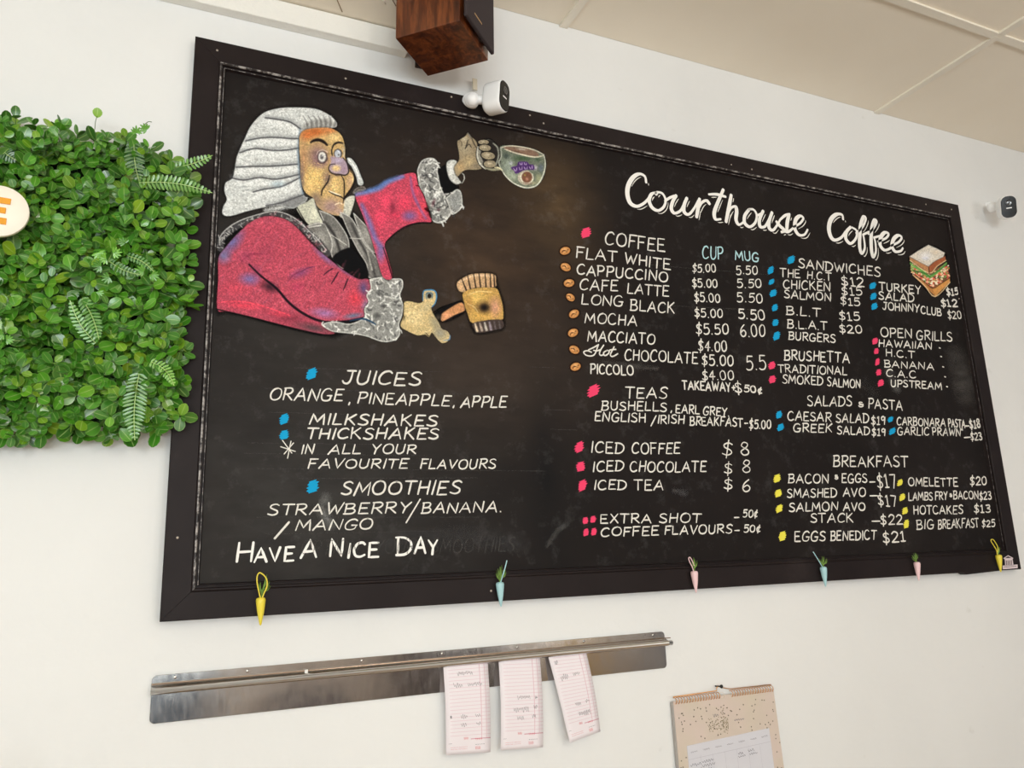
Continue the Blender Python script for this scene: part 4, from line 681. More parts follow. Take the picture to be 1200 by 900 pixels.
p.poly([(350, 385), (420, 375), (490, 385), (520, 420), (580, 425), (590, 500), (480, 500), (380, 540), (310, 560), (290, 520), (245, 480), (260, 455), (330, 440)], (74, 42, 104), soft=.5)
for a, b in (((375, 395), (385, 425)), ((410, 392), (405, 425)), ((440, 392), (450, 422)), ((475, 400), (470, 425)), ((280, 480), (310, 520)), ((330, 470), (325, 510)), ((365, 465), (380, 505)), ((410, 455), (405, 498)), ((440, 460), (455, 490)), ((490, 455), (480, 490)), ((520, 455), (535, 485)), ((560, 440), (560, 480))): p.line([a, b], .9, (196, 176, 214), soft=.4)
p.blob(460, 620, 122, 116, (196, 186, 166), .95, hard=.9, grain=.2).blob(482, 612, 84, 90, (112, 70, 52), 1, hard=.85).blob(485, 640, 34, 40, (190, 140, 120), .9).blob(450, 580, 22, 22, (170, 160, 80), .8).line([(400, 560), (385, 620), (420, 690)], 1.2, (226, 220, 200)).line([(560, 560), (578, 630), (545, 690)], 1.2, (226, 220, 200)).line([(430, 700), (500, 715), (560, 700)], .8, (120, 90, 80))
p.build('chalk_mug', board, label='chalk drawn raised hand holding a round glass mug')
# ---- lower hand with gavel
p = Paint(464, 312, 598, 410, .5); p.tf(420, 290, 5)
hnd = [(266, 325), (300, 315), (345, 325), (376, 318), (380, 275), (392, 250), (445, 252), (458, 285), (450, 330), (426, 352), (440, 390), (470, 440), (490, 478), (520, 490), (536, 518), (522, 550), (490, 560), (458, 532), (432, 500), (415, 525), (390, 510), (345, 515), (290, 490), (246, 460), (264, 400)]
p.poly([(440, 400), (480, 360), (608, 312), (632, 372), (560, 420), (492, 440)], BK, soft=1.5, grain=0).poly(hnd, BK, soft=1.6, grain=0).poly(hnd, (214, 190, 138)); HM = p.cover(hnd)
p.blob(480, 500, 60, 60, (140, 136, 122), .95, mask=HM).blob(450, 440, 40, 60, (150, 142, 118), .9, rot=-30, mask=HM).blob(330, 400, 70, 70, (232, 210, 158), .8, mask=HM).blob(400, 350, 50, 40, (190, 176, 138), .7, mask=HM).blob(300, 470, 50, 30, (190, 166, 118), .8, mask=HM).blob(415, 280, 30, 30, (130, 140, 140), .9, mask=HM)
p.line([(378, 310), (380, 262), (400, 249), (446, 253), (458, 285), (450, 325), (432, 348)], 1.6, (70, 130, 176)).line([(400, 300), (400, 270), (430, 268), (432, 295)], 1.2, (60, 96, 120)).blob(416, 284, 14, 16, (14, 14, 16), 1, hard=.7)
for i in range(60): p.blob(rp.uniform(265, 430), rp.uniform(330, 500), 6, 6, rp.choice([(240, 222, 176), (176, 150, 104)]), .6, mask=HM, grain=0)
p.line([(430, 500), (415, 520), (395, 500)], 1.1, (60, 50, 40)).line([(500, 545), (532, 540), (538, 515)], 1, (110, 150, 190))
p.poly([(488, 392), (545, 350), (605, 322), (625, 368), (560, 398), (492, 434)], (206, 146, 100)).blob(520, 400, 40, 30, (226, 160, 120), .9).blob(470, 408, 26, 24, (80, 70, 60), .8)
p.line([(440, 382), (480, 355), (540, 335), (602, 312)], 2.4, (14, 12, 12)).line([(492, 438), (560, 405), (630, 372)], 1.3, (20, 16, 16))
hd = [(615, 262), (700, 236), (800, 236), (826, 270), (846, 340), (850, 400), (838, 424), (760, 425), (668, 444), (640, 390), (618, 320)]
p.poly([(575, 210), (600, 182), (660, 153), (740, 148), (802, 158), (820, 235), (850, 320), (856, 410), (852, 475), (790, 494), (700, 508), (668, 480), (636, 390), (605, 262), (582, 250)], BK, soft=2.4, grain=0)
p.poly(hd, (198, 158, 88)); DM = p.cover(hd)
p.blob(690, 290, 70, 50, (226, 190, 110), .9, mask=DM).blob(800, 350, 50, 80, (206, 150, 130), .85, mask=DM).blob(720, 395, 80, 40, (214, 170, 90), .8, mask=DM).blob(650, 330, 30, 70, (170, 126, 70), .7, mask=DM).blob(735, 352, 62, 50, (60, 44, 34), .95, hard=.1, mask=DM).blob(738, 352, 36, 30, (20, 16, 16), 1, mask=DM)
p.line([(640, 330), (680, 350), (700, 380)], 1, (230, 200, 140)).line([(640, 280), (700, 258), (780, 262)], 1.2, (236, 206, 140))
tr = [(576, 212), (600, 186), (660, 156), (740, 151), (800, 160), (806, 200), (800, 232), (700, 234), (650, 246), (612, 262), (586, 250)]
p.poly(tr, (206, 168, 126)); p.line([(590, 205), (660, 170), (740, 164), (796, 172)], 2, (236, 208, 172), soft=1, alpha=.8)
for a, b in (((606, 184), (632, 250)), ((640, 166), (656, 240)), ((675, 156), (688, 234)), ((706, 152), (716, 230)), ((742, 150), (748, 230)), ((772, 154), (776, 230)), ((794, 160), (798, 228))): p.line([a, b], 1.7, (38, 26, 22), soft=.5)
p.poly([(668, 444), (760, 426), (840, 424), (850, 470), (790, 488), (702, 502), (678, 480)], (70, 58, 54), grain=.1)
for i in range(6): p.line([(684 + i * 28, 448 - i * 3), (696 + i * 27, 488 - i * 3)], 3.0 if i < 4 else 1.6, [(226, 206, 176), (176, 160, 146), (196, 190, 180), (150, 140, 150), (110, 100, 104), (96, 90, 92)][i], soft=.9)
p.build('chalk_gavel', board, label='chalk drawn hand holding a wooden gavel')
# ---- sandwich
p = Paint(1064, 284, 1115, 350, .33); p.tf(1050, 270, 10)
p.poly([(155, 305), (380, 165), (580, 262), (590, 370), (632, 520), (634, 610), (460, 780), (195, 525), (160, 380)], BK, soft=1, grain=0)
p.poly([(165, 375), (385, 490), (590, 380), (632, 520), (630, 600), (440, 690), (205, 515)], (120, 84, 60), curve=False)
for i in range(220):
    t = rp.random(); x = 180 + t * 440; ymid = (380 + (x - 165) * .62) if x < 390 else (520 - (x - 390) * .55); y = ymid + rp.uniform(0, 190) * (1 if x > 300 else .6)
    bot = 540 + (x - 200) * .62 if x < 430 else 680 - (x - 430) * .58
    if y < bot - 10 and y > ymid: p.blob(x, y, rp.uniform(10, 24), rp.uniform(8, 15), rp.choice([(226, 92, 80), (236, 130, 110), (240, 190, 150), (206, 150, 96), (236, 226, 206), (120, 160, 80), (200, 90, 60), (240, 214, 176)]), .95, rot=rp.uniform(-60, 60), hard=.7, grain=0)
p.line([(170, 385), (210, 420), (300, 470), (390, 540), (480, 490), (590, 385)], 3.2, (104, 168, 84), soft=.6).line([(180, 440), (210, 470), (330, 500), (400, 545)], 1.6, (60, 110, 50)).line([(400, 530), (500, 470), (590, 400)], 1.2, (60, 120, 56)).blob(190, 440, 30, 50, (150, 196, 110), .7)
p.poly([(205, 515), (430, 680), (630, 562), (632, 608), (460, 776), (198, 528)], (188, 128, 72), curve=False).poly([(430, 685), (625, 570), (630, 606), (462, 770)], (206, 146, 80), curve=False).line([(198, 520), (330, 640), (460, 776), (632, 608)], 1.1, (236, 206, 160), taper=False).line([(205, 512), (330, 600), (430, 678), (530, 620), (630, 556)], 1, (80, 48, 30), taper=False)
p.poly([(158, 312), (380, 425), (388, 500), (165, 352)], (196, 140, 96), curve=False).poly([(382, 428), (440, 372), (578, 300), (584, 352), (480, 420), (396, 502)], (170, 96, 62), curve=False)
p.line([(165, 352), (385, 500), (480, 422), (584, 352)], 1.1, (236, 206, 160), taper=False).line([(384, 428), (390, 500)], 1, (90, 50, 34))
p.poly([(156, 306), (262, 236), (380, 168), (480, 212), (574, 262), (555, 312), (470, 352), (430, 378), (382, 424), (300, 384)], (226, 218, 204), curve=False); TM = p.cover([(156, 306), (380, 168), (574, 262), (382, 424)])
p.blob(345, 300, 110, 70, (236, 234, 236), .9, mask=TM).blob(345, 330, 60, 30, (214, 216, 230), .8).blob(460, 260, 70, 40, (226, 206, 180), .6, mask=TM)
for i in range(8): p.line([(180 + i * 28, 300 - i * 16), (400 + i * 22, 405 - i * 18)], .5, (206, 196, 184), alpha=.5)
p.build('chalk_sandwich', board, label='chalk drawn triangular club sandwich', vary=.08)
# ---- coffee beans
for i, (x, y, ro) in enumerate([(662.2, 293.9, -15), (662.9, 313, 25), (666.8, 331.7, -8), (668.5, 348.5, 38), (672.7, 367.8, -30), (671.5, 390, -25), (673.1, 409.8, 28), (674.5, 429.7, -20)]):
    p = Paint(x - 9, y - 8, x + 9, y + 8, .4); s_ = .88 if i == 3 else 1
    p.blob(x, y, 8.2 * s_, 6.6 * s_, (38, 20, 12), 1, rot=ro, hard=.8, grain=0).blob(x, y, 6.5 * s_, 4.8 * s_, (200, 140, 82), 1, rot=ro, hard=.88, grain=.1).blob(x - 1, y - 1.5, 4.5, 2.6, (232, 184, 126), .9, rot=ro)
    a = math.radians(ro); q_ = lambda u, v: (x + u * math.cos(a) - v * math.sin(a), y + u * math.sin(a) + v * math.cos(a))
    p.line([q_(-4, .8), q_(-1.5, -.9), q_(1.5, 1), q_(4, -.6)], 1.2, (70, 34, 18), soft=.35).line([q_(-3, 1.8), q_(0, .9), q_(3.5, .6)], .6, (236, 190, 130), soft=.3)
    p.build('chalk_bean', board, vary=.08)
# ---- smudges and dust on the board
smc = [0]
def smear(pts, w, rgb, alpha, n=1, seed=1, box=None):
    f = np.array(pts); p = Paint(f[:, 0].min() - w * 1.2, f[:, 1].min() - w * 1.2, f[:, 0].max() + w * 1.2, f[:, 1].max() + w * 1.2, 1.3, Y=PY - .00015 - .00001 * smc[0]); smc[0] += 1
    p.line(pts, w, rgb, soft=w * .6, alpha=alpha, grain=.15); p.a *= .3 + .7 * p.g3; p.a *= .6 + .4 * p.g2; p.build('chalk_smudge', board)
smear([(382, 583), (379, 600), (387, 616)], 9, (170, 170, 168), .55)
smear([(450, 636), (520, 628), (590, 634), (610, 640)], 15, (92, 92, 94), .35); smear([(641, 640), (652, 624), (665, 614)], 4, (120, 120, 118), .4)
smear([(1120, 416), (1126, 440), (1133, 466)], 16, (120, 116, 112), .42); smear([(1040, 436), (1048, 450), (1052, 458)], 6, (130, 128, 126), .5); smear([(1015, 448), (1024, 462)], 9, (70, 68, 68), .5)
smear([(706, 424), (735, 428), (770, 432)], 4, (130, 126, 122), .35); smear([(790, 575), (803, 578)], 5, (120, 118, 120), .45)
# ------------------------------------------------------------------ plastic hedge panel on the left
mt = new_mat('boxwood_leaf', (70, 140, 40), 0.28, spec=0.8)
a = N(mt, 'ShaderNodeAttribute', attribute_name='tint'); uv = N(mt, 'ShaderNodeUVMap', uv_map='leaf'); sx = N(mt, 'ShaderNodeSeparateXYZ'); L(mt, uv.outputs[0], sx.inputs[0])
ab = N(mt, 'ShaderNodeMath', operation='ABSOLUTE'); L(mt, sx.outputs[0], ab.inputs[0])
rib = ramp(mt, ab.outputs[0], [(0.0, (190, 190, 190)), (0.10, (40, 40, 40)), (0.70, (0, 0, 0)), (0.95, (130, 130, 130))])
L(mt, mixc(mt, rib.outputs[0], a.outputs['Color'], (196, 222, 140)), BS(mt).inputs['Base Color'])
BS(mt).inputs['Transmission Weight'].default_value = 0.0; BS(mt).inputs['Subsurface Weight'].default_value = 0.0
M['leaf'] = mt
M['stem'] = new_mat('stem_green', (66, 96, 40), 0.5); M['mat'] = new_mat('hedge_backing', (22, 44, 16), 0.8)
rh = random.Random(11); nr = np.random.default_rng(5)
TINTS = [(min(255, int(a * 1.10 + 3)), min(255, int(b * .99)), int(c * .78)) for a, b, c in [(66, 146, 34), (86, 160, 40), (54, 124, 30), (110, 172, 52), (42, 108, 28), (58, 134, 44), (92, 152, 34), (74, 150, 60), (48, 116, 34), (122, 176, 48), (50, 128, 30), (80, 164, 52)]]
def leaf_verts(l, w, cup, fold, ntip=.0):
    """obovate leaf along +x, normal +z: 3 rows of points"""
    prof_ = [(0.0, .10), (.16, .62), (.40, .96), (.64, 1.0), (.87, .70), (1.0, .20)]
    vs = []; uvs = []
    for t, q in prof_:
        z = cup * (t * t) * l
        for s_ in (-1, -.5, 0, .5, 1):
            vs.append((t * l, s_ * q * w / 2, z + fold * abs(s_) ** 1.5 * w * q)); uvs.append((s_ * (1 if abs(s_) < .6 else .9), t))
    fs = [(i * 5 + j, i * 5 + j + 1, i * 5 + j + 6, i * 5 + j + 5) for i in range(5) for j in range(4)]
    return np.array(vs), fs, np.array(uvs)
def fill_leaf_mesh(me, V, Fc, UV, tint):
    me.from_pydata(V.tolist(), [], Fc); me.update()
    ul = me.uv_layers.new(name='leaf'); li = np.empty(len(me.loops), np.int32); me.loops.foreach_get('vertex_index', li); ul.data.foreach_set('uv', UV[li].ravel())
    ca_ = me.color_attributes.new('tint', 'FLOAT_COLOR', 'POINT'); ca_.data.foreach_set('color', np.concatenate([tint, np.ones((len(V), 1))], 1).ravel()); me.polygons.foreach_set('use_smooth', [True] * len(Fc)); me.materials.append(M['leaf'])
hz0 = P(100, 522, 0.0).z
hedge = thing('leaf_wall_panel', (P(100, 400, .02).x, WY, hz0), 'bushy green artificial leaf panel on the wall left of the chalkboard', 'wall plant')
HO = np.array(hedge.location)
def hpoly(px): # top and bottom edge of the mat in the picture
    top = np.interp(px, [-70, 0, 40, 100, 150, 175, 232], [122, 132, 137, 147, 155, 166, 192]); bot = np.interp(px, [-70, 0, 60, 110, 130, 160, 212, 232], [524, 518, 512, 506, 520, 512, 498, 300]); return top, bot
mb = MB(); c4 = [P(-70, 140, .01), P(222, 196, .01), P(208, 494, .01), P(-70, 508, .01)]
mb.prism(c4, (0, .017, 0)); mb.build('backing_mat', M['mat'], hedge)
protos = []
for t in TINTS:
    V, Fc, UV = leaf_verts(rh.uniform(.026, .033), rh.uniform(.0195, .024), rh.uniform(-.10, .25), rh.uniform(.02, .14))
    me = bpy.data.meshes.new('leaf'); fill_leaf_mesh(me, V, Fc, UV, np.tile(lin(t), (len(V), 1))); protos.append((me, V, Fc, UV, lin(t)))
leaves = []; stems = MB()
def unit(v): return v / (np.linalg.norm(v) + 1e-9)
def basis(x, n):
    x = unit(x); n = unit(n - x * (n @ x)); y = np.cross(n, x); return np.stack([x, y, n], 1)
gx = []
for row, py in enumerate(np.arange(128, 540, 15.5)):
    for px in np.arange(-66, 236, 13.5): gx.append((px + (row % 2) * 7 + rh.uniform(-6, 6), py + rh.uniform(-6, 6)))
for k, (px, py) in enumerate(gx):
    t, b = hpoly(px); rlim = np.interp(py, [150, 200, 300, 400, 480, 520], [236, 226, 228, 222, 217, 208])
    if not (t + 4 < py < b - 2 and px < rlim - 3): continue
    Yt = -.030 - rh.random() ** 1.2 * .038; edge = min(py - t, b - py, rlim - px)
    if edge < 18: Yt += .018
    tip = at(px, py, Yt); outw = np.array([0, -1, 0.0]) + np.array([rh.gauss(0, .34), 0, rh.gauss(0, .34) + .16])
    if rlim - px < 14: outw[0] += .35
    if py - t < 14: outw[2] += .45
    if b - py < 14: outw[2] -= .5
    ax = unit(outw); e1 = unit(np.cross(ax, [0, 0, 1.0])); e2 = np.cross(ax, e1); ph = rh.uniform(0, 3.14)
    stems.tube([tip - ax * .040, tip - ax * .02, tip], [.0009, .0008, .0006], 5)
    for w_ in range(3):
        base_ = tip - ax * (w_ * .0095); sc = (.62, .9, 1.05)[w_] * rh.uniform(.85, 1.12)
        for s_ in (0, 1):
            an = ph + w_ * 1.57 + s_ * math.pi + rh.gauss(0, .2); rad = e1 * math.cos(an) + e2 * math.sin(an); el = (.75, .35, .05)[w_] + rh.gauss(0, .2)
            x = rad * math.cos(el) + ax * math.sin(el); n = ax * math.cos(el) - rad * math.sin(el) + nr.normal(0, .16, 3)
            i = rh.choices(range(12), weights=[6, 5, 5, 2, 4, 6, 4, 4, 5, 1.2, 6, 3])[0]
            leaves.append((base_ + x * .002, basis(x, n) * sc, i))
stems.build('stems', M['stem'], hedge)['kind'] = 'stuff'
def inpx(l):
    w = RW.T @ (l[0] - CAMP); x, y = 600 + F * w[0] / w[2], 450 + F * w[1] / w[2]; return x > 3 and y > 0
vis = sorted([l for l in leaves if inpx(l)], key=lambda l: l[0][1]); near = vis[:290]; ids = {id(l) for l in near}
for l in near:
    o = bpy.data.objects.new('leaf', protos[l[2]][0]); COL.objects.link(o); o.parent = hedge
    mm = Matrix.Identity(4)
    for r_ in range(3):
        for c__ in range(3): mm[r_][c__] = l[1][r_, c__]
        mm[r_][3] = l[0][r_] - HO[r_]
    o.matrix_local = mm
rest = [l for l in leaves if id(l) not in ids]; Vs, Fs, Us, Ts, nb = [], [], [], [], 0
for l in rest:
    me, V, Fc, UV, tc_ = protos[l[2]]; Vs.append(V @ l[1].T + l[0] - HO); Us.append(UV); Ts.append(np.tile(tc_ * rh.uniform(.75, 1.1), (len(V), 1))); Fs += [tuple(i + nb for i in f) for f in Fc]; nb += len(V)
me = bpy.data.meshes.new('foliage'); fill_leaf_mesh(me, np.concatenate(Vs), Fs, np.concatenate(Us), np.concatenate(Ts)); o = bpy.data.objects.new('foliage', me); COL.objects.link(o); o.parent = hedge; o['kind'] = 'stuff'
# fern fronds and cut leaves of the same panel
def frond(p0, p1, bend, wpx, rgb, n=13, Y0=-.060, Y1=-.085, name='fern_frond'):
    a, b = np.array(p0, float), np.array(p1, float); nrm = np.array([-(b - a)[1], (b - a)[0]]); nrm /= np.linalg.norm(nrm)
    c = [tuple(a + (b - a) * t + nrm * bend * math.sin(math.pi * t)) for t in np.linspace(0, 1, n + 2)]
    sp3 = [at(x, y, Y0 + (Y1 - Y0) * i / (n + 1)) for i, (x, y) in enumerate(c)]; V, Fc, UV, T, nb = [], [], [], [], 0
    k = mpp(a[0], a[1], Y0); tg = None
    for i in range(len(sp3) - 1):
        d = unit(sp3[i + 1] - sp3[i]); view = unit(CAMP - sp3[i]); sd = unit(np.cross(view, d)); nn = unit(np.cross(d, sd))
        w0 = .0009; q = [sp3[i] + sd * w0, sp3[i] - sd * w0, sp3[i + 1] - sd * w0 * .9, sp3[i + 1] + sd * w0 * .9]; V += [x + nn * .0004 for x in q]; UV += [(0, 0)] * 4; Fc.append((nb, nb + 1, nb + 2, nb + 3)); nb += 4
        t = (i + .5) / len(sp3); ln = wpx * k * .5 * (math.sin(math.pi * min(1, .22 + t * .80)) ** .8 + .08)
        for s_ in (-1, 1):
            x = unit(sd * s_ + d * .45 + nn * rh.gauss(0, .12)); lv, lf, lu = leaf_verts(ln, np.linalg.norm(sp3[i + 1] - sp3[i]) * .72, -.1, .05); B = basis(x, nn + d * .15)
            V += list(lv @ B.T + sp3[i]); UV += [tuple(u) for u in lu * [.5, 1]]; Fc += [tuple(j + nb for j in f) for f in lf]; nb += len(lv)
    V = np.array(V) - HO; me = bpy.data.meshes.new(name); fill_leaf_mesh(me, V, Fc, np.array(UV, float), np.tile(lin(rgb), (len(V), 1))); o = bpy.data.objects.new(name, me); COL.objects.link(o); o.parent = hedge
    return o
frond((163, 214), (249, 226), -5, 17, (98, 150, 66), 17); frond((157, 168), (163, 212), 2, 20, (46, 96, 46), 10, -.058, -.066); frond((206, 196), (249, 182), 2, 13, (90, 148, 52), 9)
frond((96, 350), (116, 398), -3, 17, (70, 132, 46), 12); frond((112, 402), (82, 352), -4, 15, (84, 150, 44), 12); frond((163, 438), (158, 516), 3, 25, (72, 132, 50), 17, -.066, -.082); frond((177, 424), (204, 452), -5, 14, (110, 168, 52), 10)
frond((0, 172), (20, 188), 2, 16, (40, 90, 46), 7, -.05, -.055); frond((128, 306), (165, 322), 3, 12, (60, 116, 44), 9); frond((150, 300), (180, 318), -3, 10, (66, 126, 46), 8)
def cut_leaf(px, py, s_, rgb):
    V, Fc, UV, nb = [], [], [], 0; c = at(px, py, -.070); view = unit(CAMP - c); k = mpp(px, py, -.07); a0 = rh.uniform(0, 6.28)
    e1 = unit(np.cross(view, [0, 0, 1.0])); e2 = np.cross(view, e1)
    for i in range(7):
        an = a0 + (i - 3) * .5; x = unit(e1 * math.cos(an) + e2 * math.sin(an) + view * rh.uniform(-.1, .3)); lv, lf, lu = leaf_verts(s_ * k * (1 - .09 * abs(i - 3)), s_ * k * .26, .1, .1); B = basis(x, view)
        V += list(lv @ B.T + c); UV += [tuple(u) for u in lu * [.6, 1]]; Fc += [tuple(j + nb for j in f) for f in lf]; nb += len(lv)
    V = np.array(V) - HO; me = bpy.data.meshes.new('cut_leaf'); fill_leaf_mesh(me, V, Fc, np.array(UV, float), np.tile(lin(rgb), (len(V), 1))); o = bpy.data.objects.new('cut_leaf', me); COL.objects.link(o); o.parent = hedge
for px, py, s_ in ((115, 296, 10), (124, 303, 9), (133, 296, 9), (118, 312, 10), (128, 325, 9), (114, 342, 9), (146, 285, 8), (172, 152, 8), (160, 156, 8), (3, 392, 9), (8, 398, 8), (168, 318, 10), (178, 322, 9)): cut_leaf(px, py, s_, rh.choice([(112, 182, 54), (90, 160, 46), (72, 140, 46)]))
mb = MB(); q_ = spline([(163, 158), (166, 150), (173, 143), (178, 143)], 4); mb.tube([P(x, y, -.05) for x, y in q_], .0007, 5); mb.build('tendril', M['stem'], hedge)
mb = MB(); q_ = spline([(111, 152), (112, 142), (114, 136)], 4); mb.tube([P(x, y, -.05) for x, y in q_], .0006, 5); mb.build('tendril', M['stem'], hedge)
bx_ = at(113.7, 138, -.05); B_ = basis(np.array([0, 0, 1.0]), np.array([.1, -1, 0.1])); o = bpy.data.objects.new('leaf', protos[3][0]); COL.objects.link(o); o.parent = hedge
mm = Matrix.Identity(4)
for r_ in range(3):
    for c__ in range(3): mm[r_][c__] = B_[r_, c__] * .75
    mm[r_][3] = bx_[r_] - HO[r_]
o.matrix_local = mm
# round letter disc hung in the leaves
DY = -.098; cc = at(-3, 246.5, DY); rad_ = .5 * (at(0, 216.5, DY)[2] - at(0, 276.5, DY)[2])
disc = thing('letter_disc', tuple(cc + np.array([0, .004, -rad_])), 'round cream disc with an orange letter E hung on the leaf panel', 'sign')
M['cream'] = new_mat('cream_disc', (255, 246, 230), 0.45); M['orange'] = new_mat('orange_letter', (232, 158, 28), 0.5)
MB().lathe(tuple(cc + np.array([0, .008, 0])), (0, -1, 0), [(0, rad_ * .985), (.001, rad_), (.007, rad_), (.008, rad_ * .985)], 64).build('face', M['cream'], disc); dface = bpy.data.objects['face']
mb = MB()
def quad(mb, pts_, Y, d=.0025, mi=0): mb.prism([P(x, y, Y) for x, y in pts_], (0, d, 0), mi)
quad(mb, [(-19, 227.5), (13, 233), (11.8, 239.5), (-11, 236), (-11, 241), (7, 243.5), (6.2, 250), (-11, 247.5), (-11, 253), (7.6, 255.8), (6.8, 263), (-19, 259.5)], DY - .0025)
mb.build('letter', M['orange'], dface)
MB().tube([tuple(cc + np.array([0, .005, 0])), tuple(cc + np.array([0, .05, 0]))], .004, 8).build('stake', M['mat'], disc)

# ------------------------------------------------------------------ wooden loudspeaker by the ceiling
mt = new_mat('walnut_veneer', (96, 48, 22), 0.28, spec=0.6)
tcw = N(mt, 'ShaderNodeTexCoord'); mp = N(mt, 'ShaderNodeMapping'); mp.inputs['Scale'].default_value = (1, 1, .16); mp.inputs['Rotation'].default_value = (0, .1, 0); L(mt, tcw.outputs['Object'], mp.inputs[0])
wn = N(mt, 'ShaderNodeTexNoise', Scale=16, Detail=6, Roughness=.6, Distortion=1.6); L(mt, mp.outputs[0], wn.inputs['Vector'])
wn2 = N(mt, 'ShaderNodeTexNoise', Scale=110, Detail=4, Roughness=.6); L(mt, mp.outputs[0], wn2.inputs['Vector'])
c1 = ramp(mt, wn.outputs['Fac'], [(.30, (58, 24, 12)), (.46, (106, 54, 26)), (.56, (136, 74, 36)), (.70, (74, 34, 16))]); c2 = ramp(mt, wn2.outputs['Fac'], [(.3, (140, 130, 124)), (.7, (255, 255, 255))])
L(mt, mixc(mt, .8, c1.outputs[0], c2.outputs[0], 'MULTIPLY'), BS(mt).inputs['Base Color']); M['walnut'] = mt
M['grille'] = new_mat('grille_cloth', (52, 42, 44), 0.85); bump(M['grille'], noise(M['grille'], 900, 2), .3, .001); M['gold'] = new_mat('gold_badge', (214, 178, 128), 0.35, 0.8)
A_ = np.array([0.416, -0.1381, 2.6858]); U = np.array([0.6995, -0.7141, -0.0256]); V_ = np.array([0.7145, 0.6996, 0.006]); Nn = np.array([0.0137, -0.0225, 0.9997]); Hs = .268; w_, d_ = .1587, .1544
ctr = A_ + U * w_ / 2 + V_ * d_ / 2
spk = thing('wall_speaker', tuple(ctr), 'small walnut brown wooden loudspeaker with black grille near the ceiling', 'speaker')
MB().box(ctr + Nn * Hs / 2, (w_ / 2, d_ / 2, Hs / 2), U, V_, Nn).build('cabinet', M['walnut'], spk, bevel=.0015)
gc = ctr + U * (w_ / 2 + .0125) + Nn * (Hs / 2 + .004)
MB().box(gc, (.0045, d_ / 2 - .002, Hs / 2 - .006), U, V_, Nn).build('grille', M['grille'], spk, bevel=.003, label='flat black cloth grille'); gr_ = spk.children[-1]; gr_ = [c for c in bpy.data.objects if c.name == 'grille'][0]
mb = MB(); bc = A_ + U * (w_ + .0172) + Nn * .0; bc = ctr + U * (w_ / 2 + .0172) + Nn * .040 - V_ * .018
mb.box(bc, (.0006, .020, .0016), U, V_, Nn); mb.build('badge', M['gold'], gr_)
mb = MB()
for s_ in (-1, 1):
    for h in (.03, Hs - .03): mb.tube([tuple(ctr + U * w_ / 2 + V_ * s_ * .055 + Nn * h), tuple(ctr + U * (w_ / 2 + .009) + V_ * s_ * .055 + Nn * h)], .004, 8)
mb.build('grille_peg', M['grille'], spk)['kind'] = 'stuff'
MB().lathe(tuple(ctr + U * (w_ / 2 - .001) + Nn * .11), tuple(U), [(0, .06), (.003, .06), (.004, .052), (.002, .03), (.004, .014), (.006, .002)], 28).build('woofer', new_mat('speaker_cone', (26, 24, 24), .6), spk)
mb = MB(); bk = ctr + V_ * (d_ / 2) + Nn * .12; mb.box((bk[0] - .055, WY - .004, bk[2] - .005), (.016, .004, .055)); mb.tube([(bk[0] - .055, WY - .006, bk[2]), (bk[0] - .03, bk[1] - .005, bk[2]), tuple(bk - V_ * .002 - U * .02)], .008, 10)
mb.build('bracket', new_mat('bracket_brown', (70, 54, 50), .5, .4), spk)

# ------------------------------------------------------------------ white security cameras
M['white_gloss'] = new_mat('white_plastic', (250, 250, 250), .25); M['black_gloss'] = new_mat('black_camera_face', (8, 8, 10), .12, spec=.25); M['lens'] = new_mat('lens_glass', (4, 4, 8), .03, spec=1.0)
def rounded_body(mb, c, X, Y, Z, w, h, d, r, prof, mi=0, n=6):
    """rounded-rectangle loft along Y; prof: (y, inset)"""
    rings = []
    for y, ins in prof:
        rings.append([c + X * a + Z * b + Y * y for a, b in rrect(w - 2 * ins, h - 2 * ins, max(r - ins, .001), n)])
    k = len(rings[0]); vs = [v for ring in rings for v in ring]; fs = [(i * k + j, i * k + (j + 1) % k, (i + 1) * k + (j + 1) % k, (i + 1) * k + j) for i in range(len(rings) - 1) for j in range(k)]
    fs += [tuple(range(k))[::-1], tuple((len(rings) - 1) * k + j for j in range(k))]; mb.add(vs, fs, mi, True)
